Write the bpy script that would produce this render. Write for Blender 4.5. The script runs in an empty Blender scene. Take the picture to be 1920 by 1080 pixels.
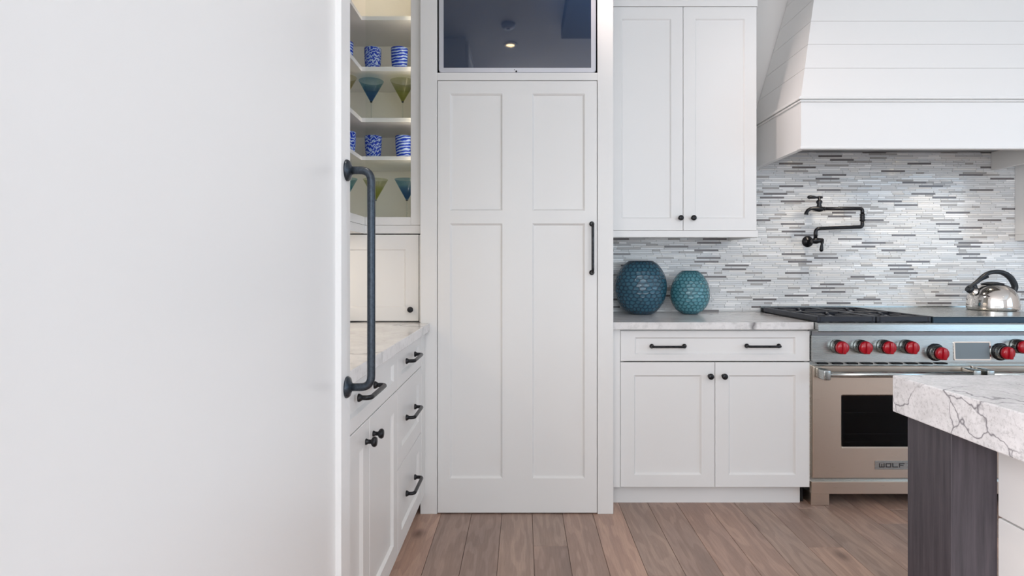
import bpy, bmesh, math, random
from mathutils import Vector, Matrix

# ------------------------------------------------------------------ camera, world, lights, exposure
scene = bpy.context.scene
COL = scene.collection
F, CX, CY, H = 1100.0, 980.0, 500.0, 1.2          # focal length (px of a 1920 wide frame), principal point, eye height
cam_d = bpy.data.cameras.new('camera'); cam = bpy.data.objects.new('camera', cam_d); COL.objects.link(cam)
cam.location = (0, 0, H); cam.rotation_euler = (math.pi/2, 0, 0)
cam_d.sensor_width = 36; cam_d.sensor_fit = 'HORIZONTAL'; cam_d.lens = F/1920*36
cam_d.shift_x = -(CX-960)/1920; cam_d.shift_y = -(540-CY)/1920
cam_d.clip_start = 0.02; cam_d.clip_end = 60
scene.camera = cam
vs = scene.view_settings
vs.view_transform = 'Standard'; vs.look = 'None'; vs.gamma = 1; vs.use_curve_mapping = False
vs.exposure = 0.03
scene.cycles.use_denoising = True
scene.cycles.max_bounces = 10; scene.cycles.diffuse_bounces = 6; scene.cycles.transparent_max_bounces = 16
scene.cycles.sample_clamp_indirect = 8

world = bpy.data.worlds.new('world'); scene.world = world; world.use_nodes = True
bg = world.node_tree.nodes['Background']; bg.inputs[0].default_value = (0.78, 0.88, 1.0, 1); bg.inputs[1].default_value = 1.4

E_GLAZE, E_RIGHT, E_LEFT, E_DOWN, E_HOOD, E_STRIP, E_WORLD, E_AISLE = 80, 42, 128, 24, 8, 1.5, 0.85, 105
bg.inputs[1].default_value = E_WORLD
def area(name, loc, rot, sx, sy, watts, col):
    d = bpy.data.lights.new(name, 'AREA'); d.shape = 'RECTANGLE'; d.size = sx; d.size_y = sy; d.energy = watts; d.color = col
    o = bpy.data.objects.new(name, d); COL.objects.link(o); o.location = loc; o.rotation_euler = rot
    return o
RX0, RX1, RY0, RY1, RH = -1.115, 5.2, -3.3, 3.57, 2.9       # the room
# daylight in the openings of the glazed wall behind the camera and of the window in the right wall
area('daylight_glazing', (1.2, RY0+0.02, 1.42), (math.radians(90), 0, 0), 4.2, 2.3, E_GLAZE, (0.86, 0.94, 1.0))
area('daylight_side_window', (RX1-0.02, -0.6, 1.65), (0, math.radians(90), 0), 1.5, 3.4, E_RIGHT, (0.50, 0.76, 1.0))
area('added_left_window_light', (RX0+0.02, -1.55, 1.70), (0, math.radians(-90), 0), 1.6, 2.9, E_LEFT, (1.0, 0.965, 0.98))  # unseen source added to light the hood and island from the left

# ------------------------------------------------------------------ helpers
def at(x, y, d):                                   # the point at depth d that the photograph shows at (x, y)
    return Vector(((x-CX)*d/F, d, H-(y-CY)*d/F))
def ax(x, d): return (x-CX)*d/F
def az(y, d): return H-(y-CY)*d/F
def srgb(r, g, b):
    f = lambda c: (c/12.92 if c <= 0.04045 else ((c+0.055)/1.055)**2.4)
    return (f(r/255), f(g/255), f(b/255), 1)

class MB:
    def __init__(s): s.v = []; s.f = []; s.m = []; s.s = []
    def add(s, vs_, fs, mi=0, smooth=False):
        o = len(s.v); s.v += [tuple(p) for p in vs_]
        for f in fs: s.f.append([i+o for i in f]); s.m.append(mi); s.s.append(smooth)
        return s
    def box(s, x0, x1, y0, y1, z0, z1, mi=0):
        v = [(x, y, z) for z in (z0, z1) for y in (y0, y1) for x in (x0, x1)]
        return s.add(v, [(0,2,3,1),(4,5,7,6),(0,1,5,4),(2,6,7,3),(0,4,6,2),(1,3,7,5)], mi)
    def cbox(s, x0, x1, y0, y1, z0, z1, c=0.002, mi=0, seg=1, smooth=False):
        bm = bmesh.new(); bmesh.ops.create_cube(bm, size=1)
        for v in bm.verts: v.co = Vector(((x0+x1)/2+v.co.x*(x1-x0), (y0+y1)/2+v.co.y*(y1-y0), (z0+z1)/2+v.co.z*(z1-z0)))
        bmesh.ops.bevel(bm, geom=bm.edges[:], offset=c, segments=seg, profile=0.5, affect='EDGES')
        bm.verts.index_update(); s.add([v.co[:] for v in bm.verts], [[v.index for v in f.verts] for f in bm.faces], mi, smooth); bm.free()
        return s
    def prism(s, poly, z0, z1, mi=0):                # polygon in xy (ccw), extruded in z
        n = len(poly); v = [(x, y, z0) for x, y in poly]+[(x, y, z1) for x, y in poly]
        fs = [tuple(range(n-1, -1, -1)), tuple(range(n, 2*n))]+[(i, (i+1) % n, n+(i+1) % n, n+i) for i in range(n)]
        return s.add(v, fs, mi)
    def lathe(s, prof, c=(0,0,0), axis='z', seg=32, mi=0, smooth=True, cap=True):
        v = []; n = len(prof)
        for r, h in prof:
            for k in range(seg):
                a = 2*math.pi*k/seg; p = (r*math.cos(a), r*math.sin(a), h)
                if axis == 'y': p = (p[0], -p[2], p[1])       # h runs towards -y (out of a face)
                if axis == 'x': p = (p[2], p[0], p[1])
                v.append((c[0]+p[0], c[1]+p[1], c[2]+p[2]))
        fs = []
        for i in range(n-1):
            for k in range(seg):
                a, b = i*seg+k, i*seg+(k+1) % seg
                fs.append((a, b, b+seg, a+seg))
        s.add(v, fs, mi, smooth)
        if cap:
            o = len(s.v)-len(v)
            if prof[0][0] > 1e-6: s.f.append([o+k for k in range(seg-1, -1, -1)]); s.m.append(mi); s.s.append(False)
            if prof[-1][0] > 1e-6: s.f.append([o+(n-1)*seg+k for k in range(seg)]); s.m.append(mi); s.s.append(False)
        return s
    def tube(s, pts, r, seg=12, mi=0, cap=True, flat=1.0):
        pts = [Vector(p) for p in pts]; n = len(pts); v = []
        rr = r if isinstance(r, (list, tuple)) else [r]*n
        t0 = (pts[1]-pts[0]).normalized()
        up = Vector((0,0,1)) if abs(t0.z) < 0.9 else Vector((1,0,0))
        nrm = t0.cross(up).normalized()
        for i, p in enumerate(pts):
            t = ((pts[min(i+1, n-1)]-pts[max(i-1, 0)])).normalized()
            nrm = (nrm-t*nrm.dot(t)).normalized(); b = t.cross(nrm)
            for k in range(seg):
                a = 2*math.pi*k/seg
                v.append(p+nrm*math.cos(a)*rr[i]*flat+b*math.sin(a)*rr[i])
        fs = [(i*seg+k, i*seg+(k+1) % seg, (i+1)*seg+(k+1) % seg, (i+1)*seg+k) for i in range(n-1) for k in range(seg)]
        o = len(s.v); s.add(v, fs, mi, True)
        if cap:
            s.f.append([o+k for k in range(seg-1, -1, -1)]); s.m.append(mi); s.s.append(False)
            s.f.append([o+(n-1)*seg+k for k in range(seg)]); s.m.append(mi); s.s.append(False)
        return s
    def mesh(s, name, mats):
        me = bpy.data.meshes.new(name); me.from_pydata(s.v, [], s.f)
        for m in (mats if isinstance(mats, (list, tuple)) else [mats]): me.materials.append(m)
        me.polygons.foreach_set('material_index', s.m); me.polygons.foreach_set('use_smooth', s.s)
        bm = bmesh.new(); bm.from_mesh(me); bmesh.ops.recalc_face_normals(bm, faces=bm.faces[:]); bm.to_mesh(me); bm.free()
        me.update(); return me
    def build(s, name, mats, parent=None, loc=(0,0,0)):
        o = bpy.data.objects.new(name, s.mesh(name, mats)); COL.objects.link(o); o.location = loc
        if parent: o.parent = parent
        return o

def rounded(pts, r, n=6):                          # round the corners of a polyline
    pts = [Vector(p) for p in pts]; out = [pts[0]]
    for i in range(1, len(pts)-1):
        a, b, c = pts[i-1], pts[i], pts[i+1]
        d1, d2 = (a-b), (c-b); k = min(r, d1.length*0.49, d2.length*0.49)
        p0, p1 = b+d1.normalized()*k, b+d2.normalized()*k
        for j in range(n+1):
            t = j/n; out.append(p0*(1-t)**2+b*2*t*(1-t)+p1*t*t)
    out.append(pts[-1]); return out

def tag(o, label=None, cat=None, group=None, kind=None):
    if label: o['label'] = label
    if cat: o['category'] = cat
    if group: o['group'] = group
    if kind: o['kind'] = kind
    return o
def thing(name, label, cat, loc=(0,0,0), rz=0, group=None):
    o = bpy.data.objects.new(name, None); COL.objects.link(o); o.empty_display_size = 0.1
    o.location = loc; o.rotation_euler = (0, 0, rz); return tag(o, label, cat, group)
def copy_tree(o, parent=None):
    c = o.copy(); COL.objects.link(c); c.parent = parent
    for ch in list(o.children): copy_tree(ch, c)
    return c

# ------------------------------------------------------------------ materials
def mat(name, col, rough=0.5, metal=0.0, **kw):
    m = bpy.data.materials.new(name); m.use_nodes = True
    b = m.node_tree.nodes['Principled BSDF']
    b.inputs['Base Color'].default_value = col if len(col) == 4 else (*col, 1)
    b.inputs['Roughness'].default_value = rough; b.inputs['Metallic'].default_value = metal
    for k, v in kw.items(): b.inputs[k.replace('_', ' ')].default_value = v
    return m
def N(m, t, **kw):
    n = m.node_tree.nodes.new(t)
    for k, v in kw.items(): setattr(n, k, v)
    return n
def L(m, a, b): m.node_tree.links.new(a, b)
def bsdf(m): return m.node_tree.nodes['Principled BSDF']
def noise(m, scale, detail=4, rough=0.5, mapscale=None, coord='Object', dist=0.0):
    tc = N(m, 'ShaderNodeTexCoord'); mp = N(m, 'ShaderNodeMapping')
    if mapscale: mp.inputs['Scale'].default_value = mapscale
    L(m, tc.outputs[coord], mp.inputs['Vector'])
    n = N(m, 'ShaderNodeTexNoise'); n.inputs['Scale'].default_value = scale; n.inputs['Detail'].default_value = detail
    n.inputs['Roughness'].default_value = rough; n.inputs['Distortion'].default_value = dist
    L(m, mp.outputs[0], n.inputs['Vector']); return n
def ramp(m, src, stops):
    r = N(m, 'ShaderNodeValToRGB'); e = r.color_ramp.elements
    while len(e) < len(stops): e.new(0.5)
    for i, (p, c) in enumerate(stops): e[i].position = p; e[i].color = c if len(c) == 4 else (*c, 1)
    L(m, src, r.inputs[0]); return r
def bump(m, src, strength, dist=0.01):
    b = N(m, 'ShaderNodeBump'); b.inputs['Strength'].default_value = strength; b.inputs['Distance'].default_value = dist
    L(m, src, b.inputs['Height']); L(m, b.outputs[0], bsdf(m).inputs['Normal']); return b
def mix(m, fac, a, b, blend='MIX'):
    n = N(m, 'ShaderNodeMix', data_type='RGBA', blend_type=blend)
    for s, i in ((fac, 0), (a, 6), (b, 7)):
        if hasattr(s, 'links'): L(m, s, n.inputs[i])
        else: n.inputs[i].default_value = s
    return n.outputs[2]

def painted(name, col, rough=0.38):
    m = mat(name, col, rough)
    n = noise(m, 60, 3, 0.6); bump(m, n.outputs[0], 0.03, 0.002)
    return m
WHITE = painted('white_lacquer', (0.80, 0.795, 0.785), 0.36)
FRIDGE = painted('white_satin_panel', (0.81, 0.81, 0.805), 0.30)
LITCREAM = painted('warm_lit_cream_lining', (0.80, 0.77, 0.70), 0.45)  # warm lamp light put into the cream of the lining
WALLP = painted('wall_paint', (0.78, 0.765, 0.75), 0.6)
CEILP = painted('ceiling_paint', (0.82, 0.82, 0.81), 0.7)
BLACKGAP = mat('dark_gap', (0.012, 0.012, 0.013), 0.8)
BRONZE = mat('blackened_bronze', (0.022, 0.023, 0.026), 0.32, 0.75)
n_ = noise(BRONZE, 90, 4, 0.6); r_ = ramp(BRONZE, n_.outputs[0], [(0.35, (0.015, 0.016, 0.018)), (0.7, (0.05, 0.05, 0.055))]); L(BRONZE, r_.outputs[0], bsdf(BRONZE).inputs['Base Color'])
BLUEBLACK = mat('blue_black_steel', (0.055, 0.07, 0.088), 0.33, 0.7)
n_ = noise(BLUEBLACK, 160, 5, 0.7); r_ = ramp(BLUEBLACK, n_.outputs[0], [(0.3, (0.028, 0.037, 0.048)), (0.75, (0.07, 0.086, 0.106))]); L(BLUEBLACK, r_.outputs[0], bsdf(BLUEBLACK).inputs['Base Color'])
BLACKMETAL = mat('matt_black_metal', (0.010, 0.010, 0.013), 0.28, 0.3)

def quartz(name, scale, base, vein, amount=0.5, rough=0.14, fine=1.0, speck=0.84):
    m = mat(name, base, rough)
    warp = noise(m, 2.2*scale, 4, 0.55)
    tc = N(m, 'ShaderNodeTexCoord'); add = N(m, 'ShaderNodeVectorMath', operation='MULTIPLY_ADD')
    L(m, warp.outputs['Color'], add.inputs[0]); add.inputs[1].default_value = (0.42/scale,)*3; L(m, tc.outputs['Object'], add.inputs[2])
    v = N(m, 'ShaderNodeTexVoronoi', feature='DISTANCE_TO_EDGE'); v.inputs['Scale'].default_value = 2.3*scale; L(m, add.outputs[0], v.inputs['Vector'])
    line = ramp(m, v.outputs['Distance'], [(0.0, (1,1,1)), (0.016*fine, (0.6,0.6,0.6)), (0.04*fine, (0,0,0))])
    gate = noise(m, 1.7*scale, 3, 0.5); gr = ramp(m, gate.outputs[0], [(0.44, (0,0,0)), (0.54, (1,1,1))])
    fac = mix(m, 1.0, line.outputs[0], gr.outputs[0], 'MULTIPLY')
    cl = noise(m, 5*scale, 6, 0.6, dist=0.8); cr = ramp(m, cl.outputs[0], [(0.38, tuple(c*0.86 for c in base)), (0.6, base)])
    sp = noise(m, 42*scale, 4, 0.7); sr = ramp(m, sp.outputs[0], [(0.36, (speck, speck, speck)), (0.50, (1,1,1))])
    c0 = mix(m, 0.8, cr.outputs[0], sr.outputs[0], 'MULTIPLY')
    fa = N(m, 'ShaderNodeMath', operation='MULTIPLY'); L(m, fac, fa.inputs[0]); fa.inputs[1].default_value = amount
    L(m, mix(m, fa.outputs[0], c0, (*vein, 1)), bsdf(m).inputs['Base Color'])
    return m
QUARTZ = quartz('veined_quartz', 1.0, (0.82, 0.805, 0.80), (0.10, 0.095, 0.10), 0.85)
QUARTZ_ISLAND = quartz('veined_island_quartz', 3.0, (0.78, 0.77, 0.785), (0.09, 0.08, 0.10), 0.85, 0.2, 0.42, 0.72)

def stainless(name, col, rough, axis=(1, 1, 60)):
    m = mat(name, col, rough, 1.0)
    n = noise(m, 6, 5, 0.6, mapscale=axis)
    r = N(m, 'ShaderNodeMapRange'); r.inputs['To Min'].default_value = rough*0.75; r.inputs['To Max'].default_value = rough*1.3
    L(m, n.outputs[0], r.inputs[0]); L(m, r.outputs[0], bsdf(m).inputs['Roughness'])
    bump(m, n.outputs[0], 0.015, 0.001); return m
STEEL = stainless('brushed_stainless', (0.45, 0.475, 0.47), 0.26)
STEEL_FLOORTINT = stainless('floor_tinted_stainless', (0.72, 0.625, 0.535), 0.30)  # brown reflection of the floor put into the steel colour
CHROME = mat('polished_steel', (0.78, 0.74, 0.70), 0.07, 1.0); n_ = noise(CHROME, 3, 2); bump(CHROME, n_.outputs[0], 0.03, 0.01)
IRON = mat('cast_iron', (0.028, 0.032, 0.042), 0.36, 0.3); n_ = noise(IRON, 220, 3); bump(IRON, n_.outputs[0], 0.15, 0.001)
DARKBLUE = mat('blued_steel_trim', (0.035, 0.06, 0.085), 0.28, 0.6); n_ = noise(DARKBLUE, 30, 3); bump(DARKBLUE, n_.outputs[0], 0.02, 0.002)
RED = mat('red_knob', srgb(172, 5, 30), 0.28); bsdf(RED).inputs['Coat Weight'].default_value = 0.4; n_ = noise(RED, 40, 2); bump(RED, n_.outputs[0], 0.02, 0.001)
SILVER = mat('silver_plastic', (0.60, 0.61, 0.66), 0.35, 0.3); n_ = noise(SILVER, 120, 2); bump(SILVER, n_.outputs[0], 0.02, 0.001)
SCREEN = mat('tv_screen_glass', (0.014, 0.020, 0.034), 0.03, 0.0); bsdf(SCREEN).inputs['IOR'].default_value = 2.0
n_ = noise(SCREEN, 2, 2); r_ = ramp(SCREEN, n_.outputs[0], [(0.3, (0.010, 0.025, 0.060)), (0.7, (0.013, 0.030, 0.070))]); L(SCREEN, r_.outputs[0], bsdf(SCREEN).inputs['Base Color'])
KETTLEBLACK = mat('black_silicone', (0.012, 0.016, 0.022), 0.4); n_ = noise(KETTLEBLACK, 90, 2); bump(KETTLEBLACK, n_.outputs[0], 0.03, 0.001)
DISPLAY = mat('display_glass', srgb(120, 132, 138), 0.2, 0.1); n_ = noise(DISPLAY, 5, 2); bump(DISPLAY, n_.outputs[0], 0.01, 0.001)
LETTER = mat('badge_lettering', (0.06, 0.055, 0.055), 0.4, 0.5)
LINER = stainless('hood_liner_steel', (0.30, 0.30, 0.31), 0.35)
OVENBLACK = mat('oven_enamel', (0.006, 0.007, 0.009), 0.35); n_ = noise(OVENBLACK, 80, 2); bump(OVENBLACK, n_.outputs[0], 0.03, 0.001)

def plank_mat():
    m = mat('oiled_oak', (0.2, 0.15, 0.12), 0.42)
    oi = N(m, 'ShaderNodeObjectInfo'); tc = N(m, 'ShaderNodeTexCoord')
    off = N(m, 'ShaderNodeVectorMath', operation='SCALE'); off.inputs[0].default_value = (37.0, 91.0, 53.0); L(m, oi.outputs['Random'], off.inputs['Scale'])
    ad = N(m, 'ShaderNodeVectorMath', operation='ADD'); L(m, tc.outputs['Object'], ad.inputs[0]); L(m, off.outputs[0], ad.inputs[1])
    def nz(scale, ms, detail=5, rough=0.6, dist=0.0):
        mp = N(m, 'ShaderNodeMapping'); mp.inputs['Scale'].default_value = ms; L(m, ad.outputs[0], mp.inputs['Vector'])
        n = N(m, 'ShaderNodeTexNoise'); n.inputs['Scale'].default_value = scale; n.inputs['Detail'].default_value = detail; n.inputs['Roughness'].default_value = rough; n.inputs['Distortion'].default_value = dist
        L(m, mp.outputs[0], n.inputs['Vector']); return n
    tone = ramp(m, oi.outputs['Random'], [(0.0, srgb(164, 141, 129)), (0.35, srgb(175, 150, 137)), (0.6, srgb(170, 149, 136)), (0.85, srgb(182, 153, 138)), (1.0, srgb(193, 162, 145))])
    broad = nz(1.0, (6, 1.2, 1), 3); br = ramp(m, broad.outputs[0], [(0.3, (0.80, 0.80, 0.82)), (0.7, (1.12, 1.08, 1.05))])
    c1 = mix(m, 1.0, tone.outputs[0], br.outputs[0], 'MULTIPLY')
    # cathedral grain: rings of a stretched, warped field
    g = nz(2.2, (5.0, 0.8, 1), 2, 0.5); mul = N(m, 'ShaderNodeMath', operation='MULTIPLY'); L(m, g.outputs[0], mul.inputs[0]); mul.inputs[1].default_value = 34
    sn = N(m, 'ShaderNodeMath', operation='SINE'); L(m, mul.outputs[0], sn.inputs[0])
    gr = ramp(m, sn.outputs[0], [(0.0, (0.80, 0.785, 0.78)), (0.6, (1, 1, 1))])
    c2 = mix(m, 0.8, c1, gr.outputs[0], 'MULTIPLY')
    fine = nz(1.0, (170, 9, 1), 3, 0.7); fr = ramp(m, fine.outputs[0], [(0.35, (0.86, 0.85, 0.85)), (0.6, (1.03, 1.03, 1.03))])
    c3 = mix(m, 0.8, c2, fr.outputs[0], 'MULTIPLY')
    mp = N(m, 'ShaderNodeMapping'); mp.inputs['Scale'].default_value = (2.0, 1.25, 1); L(m, ad.outputs[0], mp.inputs['Vector'])
    kn = N(m, 'ShaderNodeTexVoronoi', voronoi_dimensions='2D'); kn.inputs['Scale'].default_value = 1.15; L(m, mp.outputs[0], kn.inputs['Vector'])
    kr = ramp(m, kn.outputs['Distance'], [(0.02, (0.42, 0.40, 0.42)), (0.085, (1, 1, 1))])
    c4 = mix(m, 0.85, c3, kr.outputs[0], 'MULTIPLY')
    L(m, c4, bsdf(m).inputs['Base Color']); bump(m, fine.outputs[0], 0.08, 0.002)
    return m
OAK = plank_mat()
def dark_wood():
    m = mat('grey_stained_oak', (0.05, 0.045, 0.05), 0.5)
    n = noise(m, 3, 6, 0.65, mapscale=(22, 22, 1.3)); r = ramp(m, n.outputs[0], [(0.3, srgb(50, 46, 52)), (0.55, srgb(70, 65, 71)), (0.8, srgb(86, 79, 84))])
    L(m, r.outputs[0], bsdf(m).inputs['Base Color']); bump(m, n.outputs[0], 0.1, 0.003); return m
DARKOAK = dark_wood()

def clear_glass(name, tint, gloss_ior=1.5, rough=0.02):
    m = bpy.data.materials.new(name); m.use_nodes = True; nt = m.node_tree
    nt.nodes.remove(nt.nodes['Principled BSDF']); out = nt.nodes['Material Output']
    t = N(m, 'ShaderNodeBsdfTransparent'); t.inputs[0].default_value = tint
    g = N(m, 'ShaderNodeBsdfGlossy'); g.inputs['Roughness'].default_value = rough
    lw = N(m, 'ShaderNodeLayerWeight'); lw.inputs[0].default_value = 0.5
    pw = N(m, 'ShaderNodeMath', operation='POWER'); L(m, lw.outputs['Facing'], pw.inputs[0]); pw.inputs[1].default_value = 4.0
    fr = N(m, 'ShaderNodeMath', operation='MULTIPLY_ADD'); L(m, pw.outputs[0], fr.inputs[0]); fr.inputs[1].default_value = 0.5*(gloss_ior-1)/0.5; fr.inputs[2].default_value = ((gloss_ior-1)/(gloss_ior+1))**2
    mx = N(m, 'ShaderNodeMixShader'); L(m, fr.outputs[0], mx.inputs[0]); L(m, t.outputs[0], mx.inputs[1]); L(m, g.outputs[0], mx.inputs[2]); L(m, mx.outputs[0], out.inputs[0])
    return m, t
PANE, _ = clear_glass('window_glass', (0.97, 0.98, 0.97, 1), 1.25)
OVENPANE, _ = clear_glass('oven_glass', (0.30, 0.32, 0.36, 1), 1.3)
STEMGLASS, _ = clear_glass('clear_stemware', (0.93, 0.95, 0.95, 1), 1.3)
def bowl_glass(name, deep, pale, z0, z1):           # coloured glass, deep at the foot of the bowl, paling to the rim
    m, t = clear_glass(name, (1, 1, 1, 1), 1.3)
    tc = N(m, 'ShaderNodeTexCoord'); sp = N(m, 'ShaderNodeSeparateXYZ'); L(m, tc.outputs['Object'], sp.inputs[0])
    mr = N(m, 'ShaderNodeMapRange'); mr.inputs['From Min'].default_value = z0; mr.inputs['From Max'].default_value = z1; L(m, sp.outputs['Z'], mr.inputs[0])
    r = ramp(m, mr.outputs[0], [(0.0, deep), (0.62, tuple(0.5*(a+b) for a, b in zip(deep, pale))), (0.70, pale), (1.0, pale)])
    L(m, r.outputs[0], t.inputs[0]); return m
q4 = lambda *c: tuple(v**0.36 for v in c)+(1,)
BOWLBLUE = bowl_glass('blue_bowl_glass', q4(0.04, 0.16, 0.42), q4(0.30, 0.52, 0.66), 0.10, 0.21)
BOWLGREEN = bowl_glass('green_bowl_glass', q4(0.40, 0.44, 0.12), q4(0.66, 0.68, 0.48), 0.10, 0.21)
BOWLAMBER = bowl_glass('amber_bowl_glass', q4(0.55, 0.44, 0.16), q4(0.70, 0.66, 0.46), 0.10, 0.21)
BOWLTEAL = bowl_glass('teal_bowl_glass', q4(0.07, 0.30, 0.42), q4(0.34, 0.56, 0.62), 0.10, 0.21)
def swirl_glass(name, mapscale, dist):
    m = mat(name, (0.02, 0.1, 0.6), 0.08); b = bsdf(m); b.inputs['Transmission Weight'].default_value = 0.35; b.inputs['IOR'].default_value = 1.3
    tc = N(m, 'ShaderNodeTexCoord'); mp = N(m, 'ShaderNodeMapping'); mp.inputs['Scale'].default_value = mapscale; mp.inputs['Rotation'].default_value = (0.25, 0.2, 0)
    L(m, tc.outputs['Object'], mp.inputs['Vector'])
    w = N(m, 'ShaderNodeTexWave', bands_direction='Z'); w.inputs['Scale'].default_value = 14; w.inputs['Distortion'].default_value = dist; w.inputs['Detail'].default_value = 2; w.inputs['Detail Scale'].default_value = 2.5
    L(m, mp.outputs[0], w.inputs['Vector'])
    r = ramp(m, w.outputs[0], [(0.2, srgb(22, 56, 190)), (0.5, srgb(52, 104, 215)), (0.72, srgb(190, 212, 246))]); L(m, r.outputs[0], b.inputs['Base Color'])
    return m
SWIRL_A = swirl_glass('blue_swirl_glass', (2.2, 2.2, 1.3), 9)
SWIRL_B = swirl_glass('blue_spiral_glass', (1, 1, 1.6), 3.5)
def vase_mat(name, dark, lite):
    m = mat(name, dark, 0.22); b = bsdf(m); b.inputs['Coat Weight'].default_value = 0.3; b.inputs['Transmission Weight'].default_value = 0.15
    at_ = N(m, 'ShaderNodeAttribute', attribute_name='facet_shade'); r = ramp(m, at_.outputs['Fac'], [(0.0, tuple(c*0.72 for c in dark[:3])), (0.25, dark), (1.0, lite)])  # refraction and gloss put into the colour: dark cell edges, light centres
    n = noise(m, 9, 3, 0.5); nr = ramp(m, n.outputs[0], [(0.3, (0.8, 0.8, 0.8)), (0.7, (1.1, 1.1, 1.1))])
    L(m, mix(m, 1.0, r.outputs[0], nr.outputs[0], 'MULTIPLY'), b.inputs['Base Color']); return m
VASE_BIG = vase_mat('deep_blue_cut_glass', srgb(30, 66, 86), srgb(58, 106, 126))
VASE_SMALL = vase_mat('teal_cut_glass', srgb(54, 110, 124), srgb(94, 156, 168))

def tile_mat(name, col, rough=0.10):
    m = mat(name, col, rough); oi = N(m, 'ShaderNodeTexCoord')
    n = noise(m, 8, 2, 0.5, mapscale=(3, 1, 60)); r = ramp(m, n.outputs[0], [(0.3, tuple(c*0.96 for c in col[:3])), (0.7, tuple(min(1, c*1.02) for c in col[:3]))])
    L(m, r.outputs[0], bsdf(m).inputs['Base Color']); return m
T_DARK = tile_mat('tile_charcoal', srgb(116, 112, 113)[:3], 0.22)
T_GREY = tile_mat('tile_taupe_grey', srgb(172, 169, 167)[:3], 0.18)
T_FIELD = [tile_mat('tile_pale_grey', srgb(222, 223, 224)[:3]), tile_mat('tile_silver', srgb(214, 216, 218)[:3]),
           tile_mat('tile_warm_white', srgb(228, 227, 225)[:3]), tile_mat('tile_frost', srgb(244, 244, 244)[:3], 0.05),
           tile_mat('tile_light_grey', srgb(204, 205, 206)[:3], 0.2)]
GROUT = mat('mosaic_grout', srgb(214, 214, 214), 0.8); n_ = noise(GROUT, 200, 2); bump(GROUT, n_.outputs[0], 0.1, 0.001)

# ------------------------------------------------------------------ the room
def struct(name, mb, m): return tag(mb.build(name, m), kind='structure')
W = 0.12
GX0, GX1, GZ0, GZ1 = -0.95, 3.35, 0.25, 2.60        # glazed opening behind the camera
SY0, SY1, SZ0, SZ1 = -2.35, 1.15, 0.90, 2.45        # window opening in the right wall
struct('wall_back', MB().box(RX0-W, RX1+W, RY1, RY1+W, 0, RH), WALLP)
LY0, LY1, LZ0, LZ1 = -3.0, -0.05, 0.88, 2.52        # added, unseen window opening in the left wall behind the camera
struct('wall_left', MB().box(RX0-W, RX0, RY0, LY0, 0, RH).box(RX0-W, RX0, LY1, RY1, 0, RH).box(RX0-W, RX0, LY0, LY1, 0, LZ0).box(RX0-W, RX0, LY0, LY1, LZ1, RH), WALLP)
struct('wall_right', MB().box(RX1, RX1+W, RY0, SY0, 0, RH).box(RX1, RX1+W, SY1, RY1, 0, RH).box(RX1, RX1+W, SY0, SY1, 0, SZ0).box(RX1, RX1+W, SY0, SY1, SZ1, RH), WALLP)
struct('wall_front', MB().box(RX0-W, GX0, RY0-W, RY0, 0, RH).box(GX1, RX1+W, RY0-W, RY0, 0, RH).box(GX0, GX1, RY0-W, RY0, 0, GZ0).box(GX0, GX1, RY0-W, RY0, GZ1, RH), WALLP)
struct('ceiling', MB().box(RX0-W, RX1+W, RY0-W, RY1+W, RH, RH+0.1), CEILP)
def win(name, mk, along, a0, a1, z0, z1, c0, c1, n):
    mb = MB()
    def bx(u0, u1, v0, v1):
        mb.box(u0, u1, c0, c1, v0, v1) if along == 'x' else mb.box(c0, c1, u0, u1, v0, v1)
    bx(a0, a1, z0, z0+0.05); bx(a0, a1, z1-0.05, z1)
    for k in range(n+1):
        u = a0+(a1-a0)*k/n; bx(max(a0, u-0.025), min(a1, u+0.025), z0+0.05, z1-0.05)
    return struct(name, mb, WHITE)
win('window_1', None, 'x', GX0, GX1, GZ0, GZ1, RY0-0.09, RY0-0.04, 4)
win('added_window_3', None, 'y', LY0, LY1, LZ0, LZ1, RX0-0.09, RX0-0.04, 3)  # added window frame, unseen, around the light from the left
win('window_2', None, 'y', SY0, SY1, SZ0, SZ1, RX1+0.04, RX1+0.09, 3)
# floor: sub-floor with oak planks laid towards the range wall
floor = struct('floor', MB().box(RX0-W, RX1+W, RY0-W, RY1+W, -0.08, -0.016), BLACKGAP)
rng = random.Random(11)
PW, S0 = 0.147, 0.046
k = math.floor((RX0-S0)/PW)
while S0+k*PW < RX1:
    x0, x1 = max(RX0, S0+k*PW), min(RX1, S0+(k+1)*PW); y = RY0-rng.random()*1.5
    while y < RY1 and x1-x0 > 0.02:
        ln = rng.choice((1.4, 1.8, 2.1, 2.4)); a, b = max(RY0, y), min(RY1, y+ln); y += ln
        if b-a < 0.05: continue
        g = 0.0007; c = 0.0012; w2, l2 = (x1-x0)/2-g, (b-a)/2-g
        v = [(-w2, -l2, -0.0155), (w2, -l2, -0.0155), (w2, l2, -0.0155), (-w2, l2, -0.0155), (-w2, -l2, -c), (w2, -l2, -c), (w2, l2, -c), (-w2, l2, -c),
             (-w2+c, -l2+c, 0), (w2-c, -l2+c, 0), (w2-c, l2-c, 0), (-w2+c, l2-c, 0)]
        fs = [(3,2,1,0)]+[(i, (i+1) % 4, 4+(i+1) % 4, 4+i) for i in range(4)]+[(4+i, 4+(i+1) % 4, 8+(i+1) % 4, 8+i) for i in range(4)]+[(8, 9, 10, 11)]
        MB().add(v, fs).build('plank', OAK, floor, ((x0+x1)/2, (a+b)/2, 0))
    k += 1

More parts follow.
